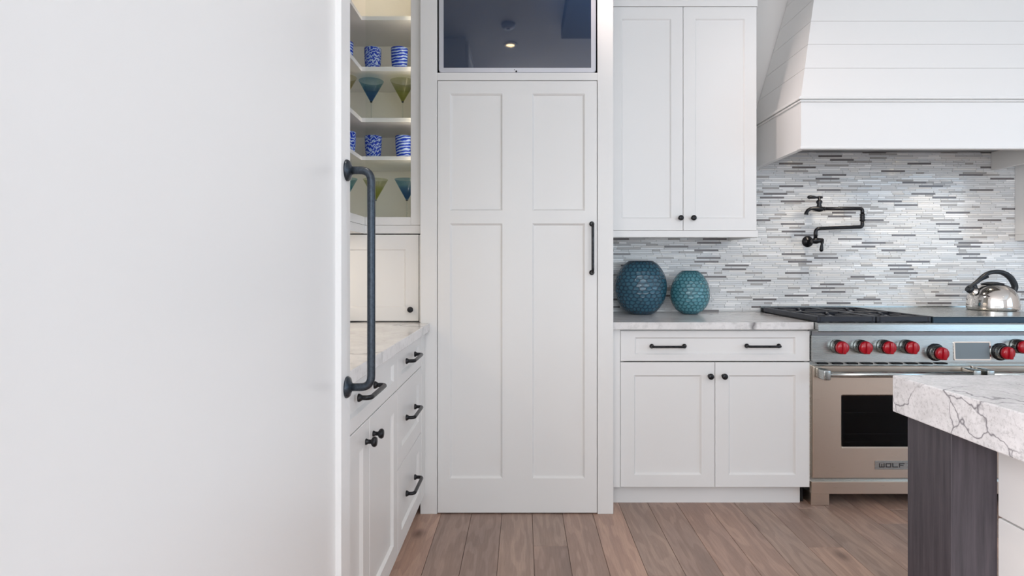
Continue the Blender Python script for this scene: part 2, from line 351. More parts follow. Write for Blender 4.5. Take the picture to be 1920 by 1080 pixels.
# ------------------------------------------------------------------ cabinet kit (local frame: x along the face, -y out of the face, z up)
def front(name, parent, x0, x1, z0, z1, y0, holes, t=0.020, rec=0.010, ch=0.007, m=None, lab=None):
    """a shaker front: frame with chamfered openings; each recessed panel is its child. y0 = front plane; holes = [(x0,x1,z0,z1)]"""
    m = m or WHITE; mb = MB(); e = 0.0015
    xs = sorted({x0+e, x1-e, *[h[0] for h in holes], *[h[1] for h in holes]}); zs = sorted({z0+e, z1-e, *[h[2] for h in holes], *[h[3] for h in holes]})
    for i in range(len(xs)-1):
        for j in range(len(zs)-1):
            cx, cz = (xs[i]+xs[i+1])/2, (zs[j]+zs[j+1])/2
            if any(h[0] < cx < h[1] and h[2] < cz < h[3] for h in holes): continue
            mb.add([(xs[i], y0, zs[j]), (xs[i+1], y0, zs[j]), (xs[i+1], y0, zs[j+1]), (xs[i], y0, zs[j+1])], [(0, 1, 2, 3)])
    def ring(a, ya, b, yb):
        pa = [(a[0], ya, a[2]), (a[1], ya, a[2]), (a[1], ya, a[3]), (a[0], ya, a[3])]; pb = [(b[0], yb, b[2]), (b[1], yb, b[2]), (b[1], yb, b[3]), (b[0], yb, b[3])]
        mb.add(pa+pb, [(i, (i+1) % 4, 4+(i+1) % 4, 4+i) for i in range(4)])
    o = (x0, x1, z0, z1); ring((x0+e, x1-e, z0+e, z1-e), y0, o, y0+e); ring(o, y0+e, o, y0+t)
    for h in holes: ring(h, y0, (h[0]+ch, h[1]-ch, h[2]+ch, h[3]-ch), y0+rec)
    mb.add([(x0, y0+t, z0), (x1, y0+t, z0), (x1, y0+t, z1), (x0, y0+t, z1)], [(3, 2, 1, 0)])
    me = bpy.data.meshes.new(name); me.from_pydata(mb.v, [], mb.f); me.materials.append(m)
    bm = bmesh.new(); bm.from_mesh(me); bmesh.ops.remove_doubles(bm, verts=bm.verts[:], dist=1e-6); bmesh.ops.recalc_face_normals(bm, faces=bm.faces[:]); bm.to_mesh(me); bm.free()
    d = bpy.data.objects.new(name, me); COL.objects.link(d); d.parent = parent
    if lab: d['label'] = lab
    for h in holes: MB().box(h[0]+ch*0.6, h[1]-ch*0.6, y0+rec, y0+t-0.002, h[2]+ch*0.6, h[3]-ch*0.6).build('panel', m, d)
    return d
def inset(x0, x1, z0, z1, s, r=None): r = r or s; return (x0+s, x1-s, z0+r, z1-r)
def knob(parent, x, z, y0, r=0.0155, m=None):
    return MB().lathe([(r*0.62, 0), (r*0.58, 0.003), (r*0.42, 0.008), (r*0.42, 0.016), (r*0.85, 0.020), (r, 0.024), (r, 0.029), (r*0.8, 0.033), (r*0.35, 0.0345), (0.0005, 0.035)], (x, y0, z), 'y', 20).build('knob', m or BRONZE, parent)
def pull(parent, x0, x1, z, y0, r=0.0055, out=0.034, m=None, vertical=False, boss=0.011, rc=0.022, name='handle'):
    mb = MB(); P = (lambda u, y: (z, y, u)) if vertical else (lambda u, y: (u, y, z))
    mb.tube(rounded([P(x0, y0), P(x0, y0-out), P(x1, y0-out), P(x1, y0)], rc), r, 12)
    for u in (x0, x1):
        mb.lathe([(boss, 0), (boss, 0.004), (boss*0.8, 0.008), (r*1.02, 0.012)], P(u, y0), 'y', 20)
    return mb.build(name, m or BRONZE, parent)
def carcass(parent, x0, x1, y0, y1, z0, z1, t=0.018, m=None, name='body'):
    """an open-fronted box behind the doors"""
    mb = MB().box(x0, x0+t, y0, y1, z0, z1).box(x1-t, x1, y0, y1, z0, z1).box(x0+t, x1-t, y0, y1, z0, z0+t).box(x0+t, x1-t, y0, y1, z1-t, z1).box(x0+t, x1-t, y1-t, y1, z0+t, z1-t)
    return mb.build(name, m or WHITE, parent)

# ------------------------------------------------------------------ pantry column with the television
DP = 2.845
PX0, PX1 = ax(788, DP), ax(1150, DP); DX0, DX1 = ax(819.5, DP), ax(1120.5, DP)
PZT = az(150.5, DP); TVZ0, TVZ1 = az(136.5, DP), 2.612
t = thing('pantry_cabinet', 'tall white pantry cabinet with one full height four panel door', 'cabinet', (0, DP, 0))
ff = MB()
ff.cbox(PX0, DX0, 0, 0.022, 0, RH-0.002, 0.0015).cbox(DX1, PX1, 0, 0.022, 0, RH-0.002, 0.0015)
ff.box(DX0, DX1, 0, 0.022, PZT, TVZ0).box(DX0, DX1, 0, 0.022, TVZ1, RH-0.002)
ff.build('face_frame', WHITE, t)
MB().box(PX0, PX0+0.018, 0.022, RY1-DP-0.002, 0, RH-0.002).box(PX1-0.018, PX1, 0.022, RY1-DP-0.002, 0, RH-0.002).box(PX0+0.018, PX1-0.018, 0.10, 0.11, 0, TVZ0-0.03).box(PX0+0.018, PX1-0.018, 0.022, RY1-DP-0.002, TVZ0-0.03, TVZ0-0.012).build('body', WHITE, t)
MB().box(DX0-0.002, DX1+0.002, 0.16, 0.165, TVZ0-0.012, TVZ1+0.012).box(DX0-0.006, DX0-0.0015, 0.0225, 0.16, TVZ0-0.010, TVZ1).box(DX1+0.0015, DX1+0.006, 0.0225, 0.16, TVZ0-0.010, TVZ1).box(DX0, DX1, 0.0225, 0.16, TVZ0-0.0115, TVZ0-0.001).box(DX0, DX0+0.0015, 0.022, 0.1, 0.0, PZT).box(DX1-0.0015, DX1, 0.022, 0.1, 0, PZT).build('niche_lining', BLACKGAP, t)
g = 0.0028
x0, x1, z0, z1 = DX0+g, DX1-g, 0.006, PZT-g
hs = []
for (a, b) in ((843.5, 942), (998, 1096.5)):
    for (c, d_) in ((897, 419), (395, 175.5)):
        hs.append((ax(a, DP), ax(b, DP), az(c, DP), az(d_, DP)))
d = front('door', t, x0, x1, z0, z1, 0.0, hs, 0.035, 0.010, 0.009)
pull(d, az(511, DP), az(420, DP), ax(1109.5, DP), 0.0, 0.0066, 0.045, BRONZE, True, 0.0125, 0.02)

tv = thing('television', 'silver framed television set into the niche above the pantry door', 'television', ((DX0+DX1)/2, DP, TVZ0-0.001))
tw, th, fr_ = (DX1-DX0)/2-0.0075, TVZ1-TVZ0-0.010, 0.0235
mb = MB()
def rrect(x0, x1, z0, z1, r, n=5):
    out = []
    for cx, cz, a0 in ((x1-r, z0+r, -90), (x1-r, z1-r, 0), (x0+r, z1-r, 90), (x0+r, z0+r, 180)):
        for i in range(n+1):
            a = math.radians(a0+90*i/n); out.append((cx+r*math.cos(a), cz+r*math.sin(a)))
    return out
zb = 0.002; oz = rrect(-tw, tw, zb, zb+th, 0.016); of = rrect(-tw+0.003, tw-0.003, zb+0.003, zb+th-0.003, 0.014)
iz = rrect(-tw+fr_, tw-fr_, zb+fr_, zb+th-fr_, 0.002); n = len(oz)
rings = [[(x, 0.055, z) for x, z in oz], [(x, 0.005, z) for x, z in oz], [(x, 0.001, z) for x, z in of], [(x, 0.001, z) for x, z in iz], [(x, 0.007, z) for x, z in iz]]
V = [p for r in rings for p in r]; Fs = [(r*n+i, r*n+(i+1) % n, (r+1)*n+(i+1) % n, (r+1)*n+i) for r in range(4) for i in range(n)]+[tuple(range(n-1, -1, -1))]
mb.add(V, Fs).build('bezel', SILVER, tv)
MB().box(-tw+fr_-0.001, tw-fr_+0.001, 0.006, 0.010, zb+fr_-0.001, zb+th-fr_+0.001).build('screen', SCREEN, tv)
MB().lathe([(0.004, 0), (0.004, 0.003), (0.002, 0.004)], (-0.005, 0.001, zb+0.006), 'y', 12).lathe([(0.0022, 0), (0.002, 0.001)], (-0.014, 0.0015, zb+0.014), 'y', 10).build('remote_sensor', BLACKMETAL, tv)

# ------------------------------------------------------------------ refrigerator and cabinet over it (facing right)
XF = -0.40; FY0, FY1 = 0.34, ax(657, 1)*0+1.362
R90 = math.pi/2
t = thing('refrigerator', 'tall white panelled refrigerator with a long dark bar handle, nearest on the left', 'refrigerator', (XF, FY0, 0), R90)
fw = FY1-FY0
MB().box(0.0, fw, 0.030, 0.70, 0.0, 2.16).build('body', WHITE, t)
MB().box(0.01, fw-0.01, 0.024, 0.029, 0.0, 0.10).build('toe_kick', WHITE, t)
sy = FY1-1.294
d = front('door', t, 0.002, fw-0.001, 0.11, 2.15, 0, [(0.07, fw-sy, 0.20, 2.05)], 0.027, 0.0125, 0.0015, FRIDGE)
yb = 1.333-FY0
hz0, hz1 = az(726, 1.333), az(319.5, 1.333)
mb = MB()
mb.tube(rounded([(yb, 0, hz0), (yb, -0.056, hz0), (yb, -0.056, hz1), (yb, 0, hz1)], 0.026, 8), 0.0092, 16)
for z in (hz0, hz1): mb.lathe([(0.0245, 0), (0.0245, 0.003), (0.022, 0.007), (0.013, 0.010), (0.0094, 0.013)], (yb, 0, z), 'y', 28)
mb.build('handle', BLUEBLACK, d)
t = thing('cabinet', 'white two door cabinet above the refrigerator', 'cabinet', (XF, FY0, 2.165), R90)
MB().box(0, fw, 0.022, 0.70, 0, RH-2.165-0.002).build('body', WHITE, t)
for a, b in ((0.003, fw/2-0.0015), (fw/2+0.0015, fw-0.003)):
    front('door', t, a, b, 0.004, RH-2.165-0.03, 0, [inset(a, b, 0.004, RH-2.165-0.03, 0.065)])

# ------------------------------------------------------------------ left run: base cabinets, worktop (facing right)
XC = -0.474; CT = 0.926
def base_toe(t, w, d=0.06, y1=0.62): MB().box(0, w, d, d+0.016, 0, 0.099).build('toe_kick', WHITE, t)
# two-door unit
A0, A1 = 1.392, 2.2275
t = thing('base_cabinet', 'white base cabinet with one wide drawer over two doors, beside the refrigerator', 'cabinet', (XC, A0, 0), R90)
w = A1-A0
carcass(t, 0, w, 0.022, 0.635, 0.10, CT-0.042)
base_toe(t, w)
d = front('drawer', t, 0.002, w-0.0015, 0.735, CT-0.044, 0, [inset(0.002, w-0.0015, 0.735, CT-0.044, 0.066, 0.042)])
pull(d, 1.691-A0, 1.874-A0, 0.822, 0, 0.0072, 0.036, BRONZE, False, 0.012, 0.02)
seam = 1.815-A0
for a, b, kx in ((0.002, seam-0.0012, 1.773-A0), (seam+0.0012, w-0.0015, 1.859-A0)):
    d = front('door', t, a, b, 0.102, 0.7315, 0, [inset(a, b, 0.102, 0.7315, 0.070)])
    knob(d, kx, 0.671, 0)
# drawer unit
B0, B1 = 2.229, 2.745
t = thing('drawer_cabinet', 'white base cabinet with three stacked drawers beside the pantry', 'cabinet', (XC, B0, 0), R90)
w = B1-B0
carcass(t, 0, w, 0.022, 0.635, 0.10, CT-0.042); base_toe(t, w)
for z0, z1, hz, r in ((0.735, CT-0.044, 0.8165, 0.042), (0.428, 0.7315, 0.5865, 0.066), (0.102, 0.4245, 0.278, 0.066)):
    d = front('drawer', t, 0.0015, w-0.0015, z0, z1, 0, [inset(0.0015, w-0.0015, z0, z1, 0.066, r)])
    pull(d, 2.385-B0, 2.570-B0, hz, 0, 0.0072, 0.034, BRONZE, False, 0.012, 0.02)
struct('trim_1', MB().cbox(-0.60, XC+0.001, B1+0.002, DP-0.003, 0.10, CT-0.042, 0.001), WHITE)
struct('trim_2', MB().box(-0.60, XC-0.06, B1+0.002, DP-0.003, 0, 0.098), WHITE)
XT = -0.4526
mb = MB().prism([(RX0+0.002, 1.372), (XT, 1.372), (XT, DP-0.002), (PX0-0.003, DP-0.002), (PX0-0.003, 3.318), (RX0+0.002, 3.318)], CT-0.040, CT)
o = mb.build('worktop', QUARTZ); tag(o, 'pale veined quartz worktop running along the left wall beside the pantry', 'worktop')
bv = o.modifiers.new('edge', 'BEVEL'); bv.width = 0.002; bv.segments = 2; bv.limit_method = 'ANGLE'

# ------------------------------------------------------------------ corner: shuttered cupboard on the worktop, shelves above
DG = 2.90
GXR = ax(785, DG)
t = thing('worktop_cupboard', 'white one door cupboard standing on the left worktop in the corner', 'cabinet', (0, DG, CT))
gz1 = 1.361-CT
carcass(t, RX0+0.003, PX0-0.003, 0.022, 0.40, 0.001, gz1-0.004)
d = front('door', t, RX0+0.02, GXR, 0.005, gz1-0.003, 0, [(RX0+0.09, ax(760.5, DG), 0.072, az(467, DG)-CT)], rec=0.009)
MB().box(GXR+0.003, PX0-0.003, 0.002, 0.022, 0.001, gz1-0.004).build('filler_strip', WHITE, t)
MB().box(RX0+0.02, GXR+0.003, 0.010, 0.018, 0.0005, 0.0045).build('gap_shade', BLACKGAP, t)  # black strip standing for the shade in the gap under the door
knob(d, ax(771, DG), az(580, DG)-CT, 0, 0.0145)

XW = -0.78                                        # face of the wing along the left wall
CB = 1.364
t = thing('corner_cabinet', 'white L shaped glass fronted corner cabinet holding coloured glasses', 'cabinet', (0, 0, CB))
def Lpoly(xf, yf, xr, y0, yb=3.318): return [(RX0+0.003, y0), (xf, y0), (xf, yf), (xr, yf), (xr, yb), (RX0+0.003, yb)]
WY0 = 1.40; XR = PX0-0.004
ZT = 2.86
MB().prism(Lpoly(XW, DG, XR, WY0), 0, 0.040).build('bottom_board', WHITE, t)
MB().prism(Lpoly(XW, DG, XR, WY0), ZT-CB, RH-CB-0.002).build('top_board', WHITE, t)
MB().prism(Lpoly(XW-0.024, DG+0.024, XR-0.018, WY0+0.02), 0.0405, 0.076).build('cabinet_floor', LITCREAM, t)
MB().box(RX0+0.003, RX0+0.015, WY0, 3.306, 0.0765, ZT-CB).box(RX0+0.003, XR, 3.306, 3.318, 0.0765, ZT-CB).box(XR-0.016, XR, DG+0.024, 3.306, 0.041, ZT-CB).box(RX0+0.015, XW-0.024, WY0, WY0+0.018, 0.0765, ZT-CB).build('back_panel', LITCREAM, t)
for zb_, zt_ in ((2.440, 2.459), (2.183, 2.2055), (1.9268, 1.948), (1.736, 1.755)):
    MB().prism(Lpoly(-0.81, 2.95, XR-0.018, WY0+0.02, 3.304), zb_-CB, zt_-CB).build('shelf', WHITE, t)
# doors: frames of rails and one outer stile, glass meeting at the inner corner
d1 = MB()
sx = ax(770, DG); dz0, dz1 = az(422, DG)-CB+0.0, ZT-CB-0.003
d1.cbox(sx, XR-0.002, DG, DG+0.020, dz0, dz1, 0.0015).box(XW+0.001, sx, DG, DG+0.020, dz0, az(407, DG)-CB).box(XW+0.001, sx, DG, DG+0.020, dz1-0.05, dz1)
d1 = d1.build('door', WHITE, t)
MB().box(XW+0.001, sx-0.0005, DG+0.009, DG+0.012, az(407, DG)-CB+0.0005, dz1-0.0505).build('pane', PANE, d1)
d2 = MB().box(XW-0.020, XW, WY0+0.002, WY0+0.05, dz0, dz1).box(XW-0.020, XW, WY0+0.05, DG-0.001, dz0, az(407, DG)-CB).box(XW-0.020, XW, WY0+0.05, DG-0.001, dz1-0.05, dz1).build('door', WHITE, t)

# light strips of the corner cabinet: under the wing over the worktop, and inside at the top
STRIPGLOW = mat('led_strip', (1, 0.9, 0.75), 0.5); bsdf(STRIPGLOW).inputs['Emission Color'].default_value = (1, 0.82, 0.60, 1); bsdf(STRIPGLOW).inputs['Emission Strength'].default_value = 3
MB().box(-0.97, -0.95, 1.55, 2.80, -0.008, -0.0005).build('light_strip', STRIPGLOW, t)
MB().box(-1.06, -0.62, 3.10, 3.12, ZT-CB-0.008, ZT-CB-0.0005).build('light_strip', STRIPGLOW, t)
area('worktop_strip_lamp', (-0.96, 2.17, CB-0.012), (0, 0, 0), 0.05, 1.2, E_STRIP, (1, 0.84, 0.66))
area('shelf_strip_lamp', (-0.84, 3.11, ZT-0.012), (0, 0, 0), 0.42, 0.04, E_STRIP*0.22, (1, 0.84, 0.66))
MB().box(XR-0.022, XR-0.0165, DG+0.026, DG+0.034, 0.10, ZT-CB-0.06).build('light_strip', STRIPGLOW, t)  # strip added out of sight behind the stile to brighten the shelves
area('added_shelf_side_lamp', (XR-0.026, DG+0.032, (CB+0.10+ZT-0.06)/2), (0, math.radians(90), math.radians(-35)), ZT-CB-0.16, 0.02, E_STRIP*0.42, (1, 0.88, 0.72))
# glasses
def tumbler_mesh(m, name):
    prof = [(0.0008, 0), (0.034, 0), (0.0365, 0.004), (0.0415, 0.05), (0.0440, 0.112), (0.0430, 0.1128), (0.0415, 0.112), (0.0390, 0.05), (0.0340, 0.012), (0.0008, 0.010)]
    return MB().lathe(prof, seg=36, cap=False).mesh(name, m)
TA, TB = tumbler_mesh(SWIRL_A, 'tumbler'), tumbler_mesh(SWIRL_B, 'tumbler')
def tumbler(me, x, y, z, rz, label):
    o = bpy.data.objects.new('tumbler', me); COL.objects.link(o); o.location = (x, y, z); o.rotation_euler.z = rz
    tag(o, label, 'tumbler', 'blue swirled tumblers in the corner cabinet')
tumbler(TA, ax(699, 3.015), 3.015, 2.2056, 0.3, 'blue mottled glass tumbler on the upper tumbler shelf, left of the spiral striped one')
tumbler(TB, ax(749, 3.015), 3.015, 2.2056, 1.9, 'blue glass tumbler with white spiral stripes on the upper tumbler shelf')
tumbler(TB, -0.89, 2.93, 2.2056, 4.0, 'blue tumbler half hidden at the left end of the upper tumbler shelf')
tumbler(TA, ax(700, 3.015), 3.015, 1.7551, 2.4, 'blue ribbed glass tumbler in the middle of the lower tumbler shelf')
tumbler(TB, ax(757, 3.015), 3.015, 1.7551, 0.9, 'blue tumbler with slanting stripes at the right of the lower tumbler shelf')
tumbler(TA, -0.873, 2.915, 1.7551, 5.0, 'blue tumbler half hidden at the left end of the lower tumbler shelf')
def martini(x, y, z, bowl, label, kind):
    t = thing('cocktail_glass', label, 'cocktail glass', (x, y, z), 0, 'coloured cocktail glasses in the corner cabinet')
    MB().lathe([(0.0006, 0.1015), (0.006, 0.105), (0.034, 0.155), (0.0635, 0.2095), (0.0628, 0.2105), (0.033, 0.158), (0.005, 0.110), (0.0006, 0.108)], seg=40, cap=False).build('bowl', bowl, t)
    MB().lathe([(0.0038, 0.008), (0.0032, 0.02), (0.0032, 0.09), (0.0045, 0.1013)], seg=14).build('stem', STEMGLASS, t)
    MB().lathe([(0.036, 0.0), (0.036, 0.0015), (0.012, 0.005), (0.0040, 0.0078)], seg=32).build('foot', STEMGLASS, t)
    MB().lathe([(0.0048, 0.0990), (0.0058, 0.1012), (0.0064, 0.1040), (0.0050, 0.1065)], seg=14).build('collar', KETTLEBLACK, t)
martini(ax(696, 3.03), 3.03, 1.9481, BOWLBLUE, 'blue cocktail glass on the shelf between the tumbler shelves', 0)
martini(ax(755, 3.03), 3.03, 1.9481, BOWLGREEN, 'yellow green cocktail glass on the shelf between the tumbler shelves', 0)
martini(-0.905, 2.97, 1.9481, BOWLAMBER, 'amber cocktail glass half hidden on the shelf between the tumbler shelves', 0)
martini(ax(763, 3.03), 3.03, 1.4402, BOWLBLUE, 'blue cocktail glass at the right on the cabinet floor', 0)
martini(ax(704, 3.03), 3.03, 1.4402, BOWLGREEN, 'pale green cocktail glass behind the bar handle on the cabinet floor', 0)
martini(-0.91, 3.0, 1.4402, BOWLTEAL, 'teal cocktail glass half hidden at the left on the cabinet floor', 0)

# ------------------------------------------------------------------ right run: base cabinet and worktop
DC = 2.93
bx0, bx1 = ax(1163.5, DC), ax(1518.5, DC); bz0 = az(914, DC)
t = thing('base_cabinet', 'white base cabinet with one long drawer and two doors between pantry and range', 'cabinet', (0, DC, 0))
carcass(t, bx0, bx1, 0.022, RY1-DC-0.02, bz0, CT-0.036)
MB().cbox(PX1+0.003, bx0-0.002, 0.0, 0.020, bz0, CT-0.0365, 0.001).build('filler_strip', WHITE, t)
MB().box(PX1+0.003, ax(1499.5, 2.985), 0.055, 0.071, 0, bz0-0.001).build('toe_kick', WHITE, t)
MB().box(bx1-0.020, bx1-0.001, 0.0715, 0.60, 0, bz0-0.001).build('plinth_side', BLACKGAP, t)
z0, z1 = az(677.2, DC), az(620.5, DC)
d = front('drawer', t, bx0, bx1-0.001, z0, z1, 0, [(ax(1190.5, DC), ax(1491.5, DC), az(665, DC), az(632.5, DC))])
pull(d, ax(1222, DC), ax(1283, DC), az(649, DC), 0, 0.0062, 0.032, BRONZE, False, 0.0115, 0.016)
pull(d, ax(1400, DC), ax(1460, DC), az(648.5, DC), 0, 0.0062, 0.032, BRONZE, False, 0.0115, 0.016)
sm = ax(1340.5, DC)
for a, b, kx in ((bx0, sm-0.0012, 1332.5), (sm+0.0012, bx1-0.001, 1358.5)):
    hole = (ax(1189, DC), ax(1315.5, DC), az(890.5, DC), az(703.5, DC)) if kx < 1340 else (ax(1366.5, DC), ax(1492, DC), az(890.5, DC), az(703.5, DC))
    d = front('door', t, a, b, bz0+0.001, az(679.2, DC), 0, [hole], ch=0.008)
    knob(d, ax(kx, DC-0.02), az(706, DC-0.02), 0, 0.0150)
DCT = 2.89
WR = ax(1526, DCT)
o = MB().box(PX1+0.002, WR, DCT, RY1-0.013, CT-0.036, CT).build('worktop', QUARTZ); tag(o, 'pale veined quartz worktop under the two blue vases', 'worktop')
bv = o.modifiers.new('edge', 'BEVEL'); bv.width = 0.002; bv.segments = 2

# ------------------------------------------------------------------ mosaic backsplash
bs = MB().box(PX1+0.002, 3.95, RY1-0.006, RY1-0.0005, CT-0.03, 1.93).build('backsplash', GROUT)
tag(bs, 'mosaic backsplash of thin pale and dark glass strips behind the range', 'backsplash')
rng = random.Random(5)
PIT = 0.01145; zr = CT+0.0006
field = MB(); accents = []; row = 0
lens = (0.143, 0.143, 0.095, 0.068, 0.046)
last_dark = {}
X0T, X1T = PX1+0.004, 3.945
while zr+PIT < 1.929:
    x = X0T-rng.random()*0.14
    sd = rng.random()*0.5; nextd = X0T-0.1+rng.random()*0.75
    while x < X1T:
        p = rng.random(); ln = rng.choice(lens); kind = 'f'
        if x >= nextd and row % 2 == 0: kind = 'd'; ln = 0.143; nextd = x+0.55+rng.random()*0.55
        elif p < 0.075: kind = 'g'; ln = rng.choice((0.143, 0.1, 0.07, 0.046))
        a, b = max(X0T, x), min(X1T, x+ln); x += ln
        if b-a < 0.006: continue
        a += 0.0005; b -= 0.0005; za, zb_ = zr+0.0005, zr+PIT-0.0005
        if kind == 'f':
            u = rng.random(); mi = 0 if u < 0.40 else 1 if u < 0.63 else 2 if u < 0.82 else 3 if u < 0.92 else 4
            yf = RY1-0.0105-rng.random()*0.0012; ti = (rng.random()-0.5)*0.0008; c = 0.0006
            field.add([(a, RY1-0.006, za), (b, RY1-0.006, za), (b, RY1-0.006, zb_), (a, RY1-0.006, zb_), (a+c, yf+ti, za+c), (b-c, yf+ti, za+c), (b-c, yf-ti, zb_-c), (a+c, yf-ti, zb_-c)],
                      [(0,1,5,4), (1,2,6,5), (2,3,7,6), (3,0,4,7), (4,5,6,7)], mi)
        else: accents.append((kind, a, b, za, zb_))
    zr += PIT; row += 1
# how large each accent strip shows in the photograph: not behind the hood shell, cabinets or range
def vis(a):
    x, z = (a[1]+a[2])/2, (a[3]+a[4])/2
    px, py = CX+x*F/RY1, CY-(z-H)*F/RY1
    return (px < 1925 and py > 285 and not (px < 1420 and py < 445))
accents.sort(key=lambda a: (not vis(a), a[0] != 'd', -(a[2]-a[1])))
cache = {}
for i, (kind, a, b, za, zb_) in enumerate(accents):
    hw, hh, c = (b-a)/2, (zb_-za)/2, 0.0006
    v = [(-hw, 0, -hh), (hw, 0, -hh), (hw, 0, hh), (-hw, 0, hh), (-hw+c, -0.005, -hh+c), (hw-c, -0.005, -hh+c), (hw-c, -0.005, hh-c), (-hw+c, -0.005, hh-c)]
    fs = [(0,1,5,4), (1,2,6,5), (2,3,7,6), (3,0,4,7), (4,5,6,7)]
    if i < 290:
        key = (kind, round(b-a, 4))
        if key not in cache: cache[key] = MB().add(v, fs).mesh('tile', T_DARK if kind == 'd' else T_GREY)
        o = bpy.data.objects.new('tile', cache[key]); COL.objects.link(o); o.parent = bs; o.location = ((a+b)/2, RY1-0.006, (za+zb_)/2)
    else:
        cx, cz = (a+b)/2, (za+zb_)/2
        field.add([(p[0]+cx, p[1]+RY1-0.006, p[2]+cz) for p in v], fs, 5 if kind == 'd' else 6)
tag(field.build('tile_field', T_FIELD+[T_DARK, T_GREY], bs), kind='stuff')

# ------------------------------------------------------------------ wall cabinets
DU = 3.15
ux1 = ax(1419, DU); UB = az(445, DU); UD0 = az(432, DU); UD1 = az(13, DU)
def wall_cabinet(label, x0, x1, doors):
    t = thing('wall_cabinet', label, 'cabinet', (0, DU, UB))
    yb = RY1-DU-0.013
    MB().box(x0, x1, 0.022, yb, UD0-UB, RH-UB-0.002).build('body', WHITE, t)
    MB().cbox(x0, x1+0.006, -0.004, 0.018, 0, UD0-UB-0.001, 0.0015).box(x1-0.012, x1+0.006, 0.018, yb, 0, UD0-UB-0.001).box(x0, x0+0.016, 0.018, yb, 0, UD0-UB-0.001).build('light_rail', WHITE, t)
    MB().cbox(x0, x1+0.004, -0.003, 0.0215, UD1-UB+0.003, RH-UB-0.002, 0.0015).build('frieze', WHITE, t)
    for a, b, kx in doors:
        d = front('door', t, a, b, UD0-UB+0.001, UD1-UB, 0, [inset(a, b, UD0-UB+0.001, UD1-UB, 0.0635)], ch=0.006, rec=0.008)
        knob(d, kx, az(409, DU)-UB, 0, 0.0145)
    return t
us = ax(1281, DU)
wall_cabinet('white two door wall cabinet above the two blue vases', PX1+0.004, ux1, ((us*2-ux1+0.001, us-0.0012, ax(1274.5, DU)), (us+0.0012, ux1-0.001, ax(1298.5, DU))))
MB().box(PX1+0.004, us*2-ux1-0.001, DU+0.002, DU+0.021, UD0, UD1).build('x', WHITE).name = 'trim_3'
bpy.data.objects['trim_3']['kind'] = 'structure'
rx0 = ax(1900, RY1); rx1 = rx0+0.80
wall_cabinet('white two door wall cabinet right of the range hood, mostly out of view', rx0, rx1, ((rx0+0.001, rx0+0.3988, rx0+0.375), (rx0+0.4012, rx1-0.001, rx0+0.425)))

# ------------------------------------------------------------------ range hood
DH = 2.926; HZ = az(279.5, DH); HX0, HX1 = ax(1502, DH), 2.862
HM = az(190, DH); HTOP = az(180, DH); YB = RY1-0.013
t = thing('range_hood', 'white shiplap range hood tapering towards the ceiling over the range', 'range hood', (0, 0, HZ))
q = lambda z: z-HZ
MB().box(HX0, HX1, DH, DH+0.028, 0.008, q(HM)-0.0045).build('front_fascia', WHITE, t)
for a in (HX0, HX1-0.022): MB().box(a, a+0.022, DH+0.0285, YB, 0.008, q(HM)-0.0045).build('side_fascia', WHITE, t)
lip = MB(); e = 0.005
lip.cbox(HX0-e, HX1+e, DH-e, DH+0.030, 0.0, 0.012, 0.002).box(HX0-e, HX0+0.022, DH+0.030, YB, 0, 0.0078).box(HX1-0.022, HX1+e, DH+0.030, YB, 0, 0.0078)
lip.build('bottom_lip', WHITE, t)
mo = MB()
for (za, zb_, e) in ((HM-0.004, HM+0.004, 0.010), (HM+0.004, HM+0.008, 0.003), (HM+0.008, HM+0.020, 0.018), (HM+0.020, HTOP, 0.008)):
    mo.cbox(HX0-e, HX1+e, DH-e, DH+0.03, q(za), q(zb_), 0.0015); mo.box(HX0-e, HX0+0.03, DH+0.03, YB, q(za), q(zb_)); mo.box(HX1-0.03, HX1+e, DH+0.03, YB, q(za), q(zb_))
mo.build('moulding', WHITE, t)
SXT, SYT = 0.29, 0.36
def hx0(z): return HX0+SXT*(z-HTOP)
def hx1(z): return HX1-SXT*(z-HTOP)
def hy(z): return DH+SYT*(z-HTOP)
core = MB(); zz = (HTOP, RH-0.004); i_ = 0.014
V = [(hx0(z)+i_, hy(z)+i_, q(z)) for z in zz]+[(hx1(z)-i_, hy(z)+i_, q(z)) for z in zz]+[(hx1(z)-i_, YB, q(z)) for z in zz]+[(hx0(z)+i_, YB, q(z)) for z in zz]
core.add(V, [(0,2,3,1), (2,4,5,3), (4,6,7,5), (6,0,1,7), (0,6,4,2), (1,3,5,7)]).build('core', WHITE, t)
z = HTOP+0.001; pitch = 0.1405; gp = 0.0009
def board(pts, nrm):
    v = [Vector(p) for p in pts]; b = [p+Vector(nrm)*0.0125 for p in v]
    MB().add([p[:] for p in v+b], [(0,1,2,3), (7,6,5,4), (0,4,5,1), (1,5,6,2), (2,6,7,3), (3,7,4,0)]).build('board', WHITE, t)
zfirst = az(128, hy(2.209))
zs = [HTOP+0.001]; z = 2.209
while z < RH-0.01: zs.append(z); z += 0.141
zs.append(RH-0.004)
for a, b in zip(zs[:-1], zs[1:]):
    a += gp; b -= gp
    board([(hx0(a), hy(a), q(a)), (hx1(a), hy(a), q(a)), (hx1(b), hy(b), q(b)), (hx0(b), hy(b), q(b))], (0, 1, -SYT*0.3))
    s_ = 0.0130
    board([(hx0(a), YB, q(a)), (hx0(a), hy(a)+s_, q(a)), (hx0(b), hy(b)+s_, q(b)), (hx0(b), YB, q(b))], (1, 0, -SXT*0.3))
    board([(hx1(a), hy(a)+s_, q(a)), (hx1(a), YB, q(a)), (hx1(b), YB, q(b)), (hx1(b), hy(b)+s_, q(b))], (-1, 0, -SXT*0.3))
MB().box(HX0+0.0225, HX1-0.0225, DH+0.0285, YB, q(1.892), q(1.91)).build('liner', LINER, t)
MB().box(HX0+0.30, HX1-0.30, DH+0.12, DH+0.46, q(1.885), q(1.8915)).build('filter', STEEL, t)

